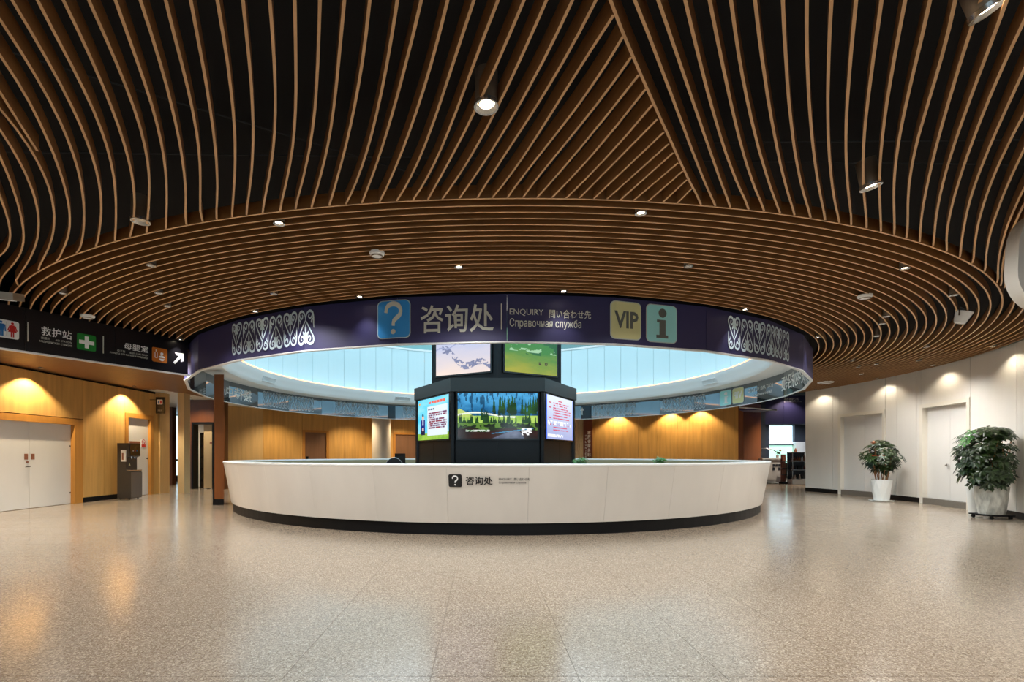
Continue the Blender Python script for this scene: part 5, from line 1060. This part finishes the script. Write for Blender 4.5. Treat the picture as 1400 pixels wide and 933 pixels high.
sf = tag(empty('shop_fascia',(14.7,24,2.8)),'dark navy shop fascia with white volunteer station lettering','sign')
for x0,x1 in ((13.55,14.62),(14.63,15.9)): MB().box((x0,24,2.82),(x1,24.15,4.2)).obj('panel','navy',sf)
mp = plane_map((13.6,24,0),(1,0,0),(0,-1,0))
lay('lettering',text_flat('志愿者服务站',(1.05,1.75,3.96,4.10),.02),mp,.004,'letter_white',sf)
lay('lettering',text_flat('VOLUNTEER SERVICE STATION',(1.05,1.9,3.88,3.92)),mp,.004,'letter_white',sf)
w3 = struct(empty('window_3',(16.5,27.5,0)),'bright shop window with greenery outside')
MB().box((15.9,27.5,1.9),(17.25,27.55,2.95)).obj('pane','window',w3); MB().box((15.9,27.5,.9),(17.25,27.55,1.86)).obj('pane','glass_green',w3)
MB().box((15.8,27.42,1.86),(17.3,27.5,1.92)).obj('rail','dark_blue_grey',w3); MB().box((15.5,27.4,0),(15.9,27.6,4.2)).obj('post','dark_blue_grey',w3)
wsh = struct(MB().box((17.25,27.3,2.05),(18.6,27.6,4.2)).obj('wall_shop','dark_blue_grey'),'dark upper wall of the shop')
for k in range(3): MB().box((17.25+.45*k+.005,27.2,.9),(17.7+.45*k-.005,27.5,2.05)).obj('cabinet_door','white_door',wsh)
MB().box((13.45,23.95,0),(13.72,24.3,4.2)).obj('door_post','dark_blue_grey',wsh)
cn = tag(empty('canopy',(11.2,20.3,3.2)),'thin white curved canopy edge beside the shop fascia','canopy')
pts = [(10.6+.14*k,20.35-.02*k,3.28-.014*k) for k in range(11)]
MB().tube(pts,.03,8).obj('edge','trim_metal',cn); MB().prism([(10.62,20.4),(12.0,20.2),(12.1,21.4),(11.4,21.4)],3.16,3.2).obj('board','navy',cn)
# counter of the shop
sc2 = tag(empty('shop_counter',(13.7,23.3,0)),'white shop counter with small dark picture cards','counter')
MB().box((13.0,22.9,.05),(14.0,23.5,1.12)).obj('body','white_door',sc2); MB().box((12.95,22.85,1.12),(14.05,23.55,1.18)).obj('worktop','counter_top',sc2)
for i in range(4):
    for j in range(2):
        if (i,j) != (1,0): MB().box((13.45+.13*i,22.885,.62+.16*j),(13.55+.13*i,22.9,.74+.16*j)).obj('picture_card','dark_blue_grey',sc2)
small = tag(empty('flower_pot',(13.8,23.1,1.18)),'small orange and green flower pot on the shop counter','plant')
local(MB().lathe([(0,0),(.06,0),(.08,.14),(0,.14)],n=12).obj('pot','pot'),small)
m = MB()
for k in range(14): leaf_cluster(m,Vector((random.uniform(-.1,.1),random.uniform(-.1,.1),random.uniform(.2,.36))),Vector((0,0,1)),.1,5)
o = m.obj('foliage','leaf_bright'); o['kind'] = 'stuff'; local(o,small)
local(MB().lathe([(0,.3),(.05,.33),(.06,.38),(0,.42)],(.1,-.05),8).obj('blossom','tile_orange'),small)
lp = tag(empty('arc_lamp',(13.1,23.2,1.18)),'slender curved chrome handrail arch over the shop counter','lamp')  # chrome arch handrail, given the shape of a lamp
pts = [(13.08,23.2,1.18),(13.1,23.2,1.62),(13.3,23.15,1.64),(13.6,23.1,1.55),(13.8,23.05,1.4)]
MB().tube(pts,.022,8).obj('arm','chrome',lp); MB().lathe([(0,0),(.1,0),(.1,.02),(0,.02)],(13.08,23.2),14).obj('base','chrome',lp).location = (0,0,1.18)
MB().lathe([(.03,.05),(.07,0)],(13.82,23.05),12).obj('shade','chrome',lp).location = (0,0,1.36)
# display shelf with goods
sh = tag(empty('display_shelf',(14.3,22.4,0)),'glass display shelf packed with small dark goods beside the shop counter','shelf')
sx0,sx1 = 13.93,14.72
MB().box((sx0,22.2,.0),(sx1,22.6,.22)).obj('base','counter_top',sh)
for z in (.62,1.02,1.42): MB().box((sx0,22.2,z),(sx1,22.6,z+.02)).obj('shelf_board','silver',sh)
for x in (sx0,sx1-.03):
    for y in (22.2,22.57): MB().box((x,y,.22),(x+.03,y+.03,1.46)).obj('post','silver',sh)
MB().box((sx0,22.58,.22),(sx1,22.6,1.42)).obj('back_panel','dark_blue_grey',sh)
gm = ['signblack','stele','dark_blue_grey','plate','letter_white','grey_symbol','wood_red']; rows = ['bottom','middle','upper','top']; names = ['first','second','third','fourth','fifth','sixth','seventh']
for zi,z in enumerate((.22,.64,1.04)):
    for k in range(7):
        x = sx0+.06+k*.104; hh = random.uniform(.18,.32); mm = random.choice(gm)
        e = tag(empty('gift_figurine',(x+.045,22.34,z)),'small souvenir on the %s shelf, %s from the left'%(rows[zi],names[k]),'souvenir','souvenirs in the display shelf')
        local(MB().lathe([(0,0),(.04,0),(.042,hh*.5),(.02,hh*.7),(.028,hh*.85),(0,hh)],n=10).obj('figure',mm,smooth=True),e); local(MB().box((-.045,-.045,0),(.045,.045,.025)).obj('stand','letter_white'),e)
e = tag(empty('gift_figurine',(14.2,22.4,1.44)),'single small souvenir standing on top of the display shelf','souvenir')
local(MB().lathe([(0,0),(.06,0),(.05,.12),(.02,.18),(0,.2)],n=10).obj('figure','plate',smooth=True),e)
# brochure rack left of the shelf
br = tag(empty('brochure_stand',(13.75,22.9,0)),'narrow brown brochure stand between shop counter and display shelf','stand')
MB().box((13.62,22.42,.0),(13.86,22.7,.1)).obj('base','signblack',br); MB().box((13.64,22.55,.1),(13.84,22.6,1.35)).obj('back','stele',br)
for z in (.4,.7,1.0): MB().box((13.64,22.45,z),(13.84,22.55,z+.03)).obj('ledge','signblack',br); MB().box((13.66,22.5,z+.03),(13.82,22.53,z+.24)).obj('brochure','plate',br)
fsp = downlight((14.75,23.55,4.24),'downlight grazing the navy shop fascia',power=60,size=120,blend=.5,col_=(1,.82,.66))
# unseen lamps added to light the shop, corridor and brown wall
for loc,e_,c_ in (((14.5,22.0,3.7),260,(1,.86,.7)),((16.5,25.5,3.8),300,(.85,.92,1)),((-12.5,19.0,3.4),160,(1,.8,.55)),((-10.75,18.3,3.40),90,(1,.85,.65))):
    l = downlight(loc,'downlight in the side rooms at %s'%('the shop entrance' if loc[0] == 14.5 else 'the shop window' if loc[0] == 16.5 else 'the corridor' if loc[0] == -12.5 else 'the doorway'),power=e_,size=140,blend=.8,col_=c_)
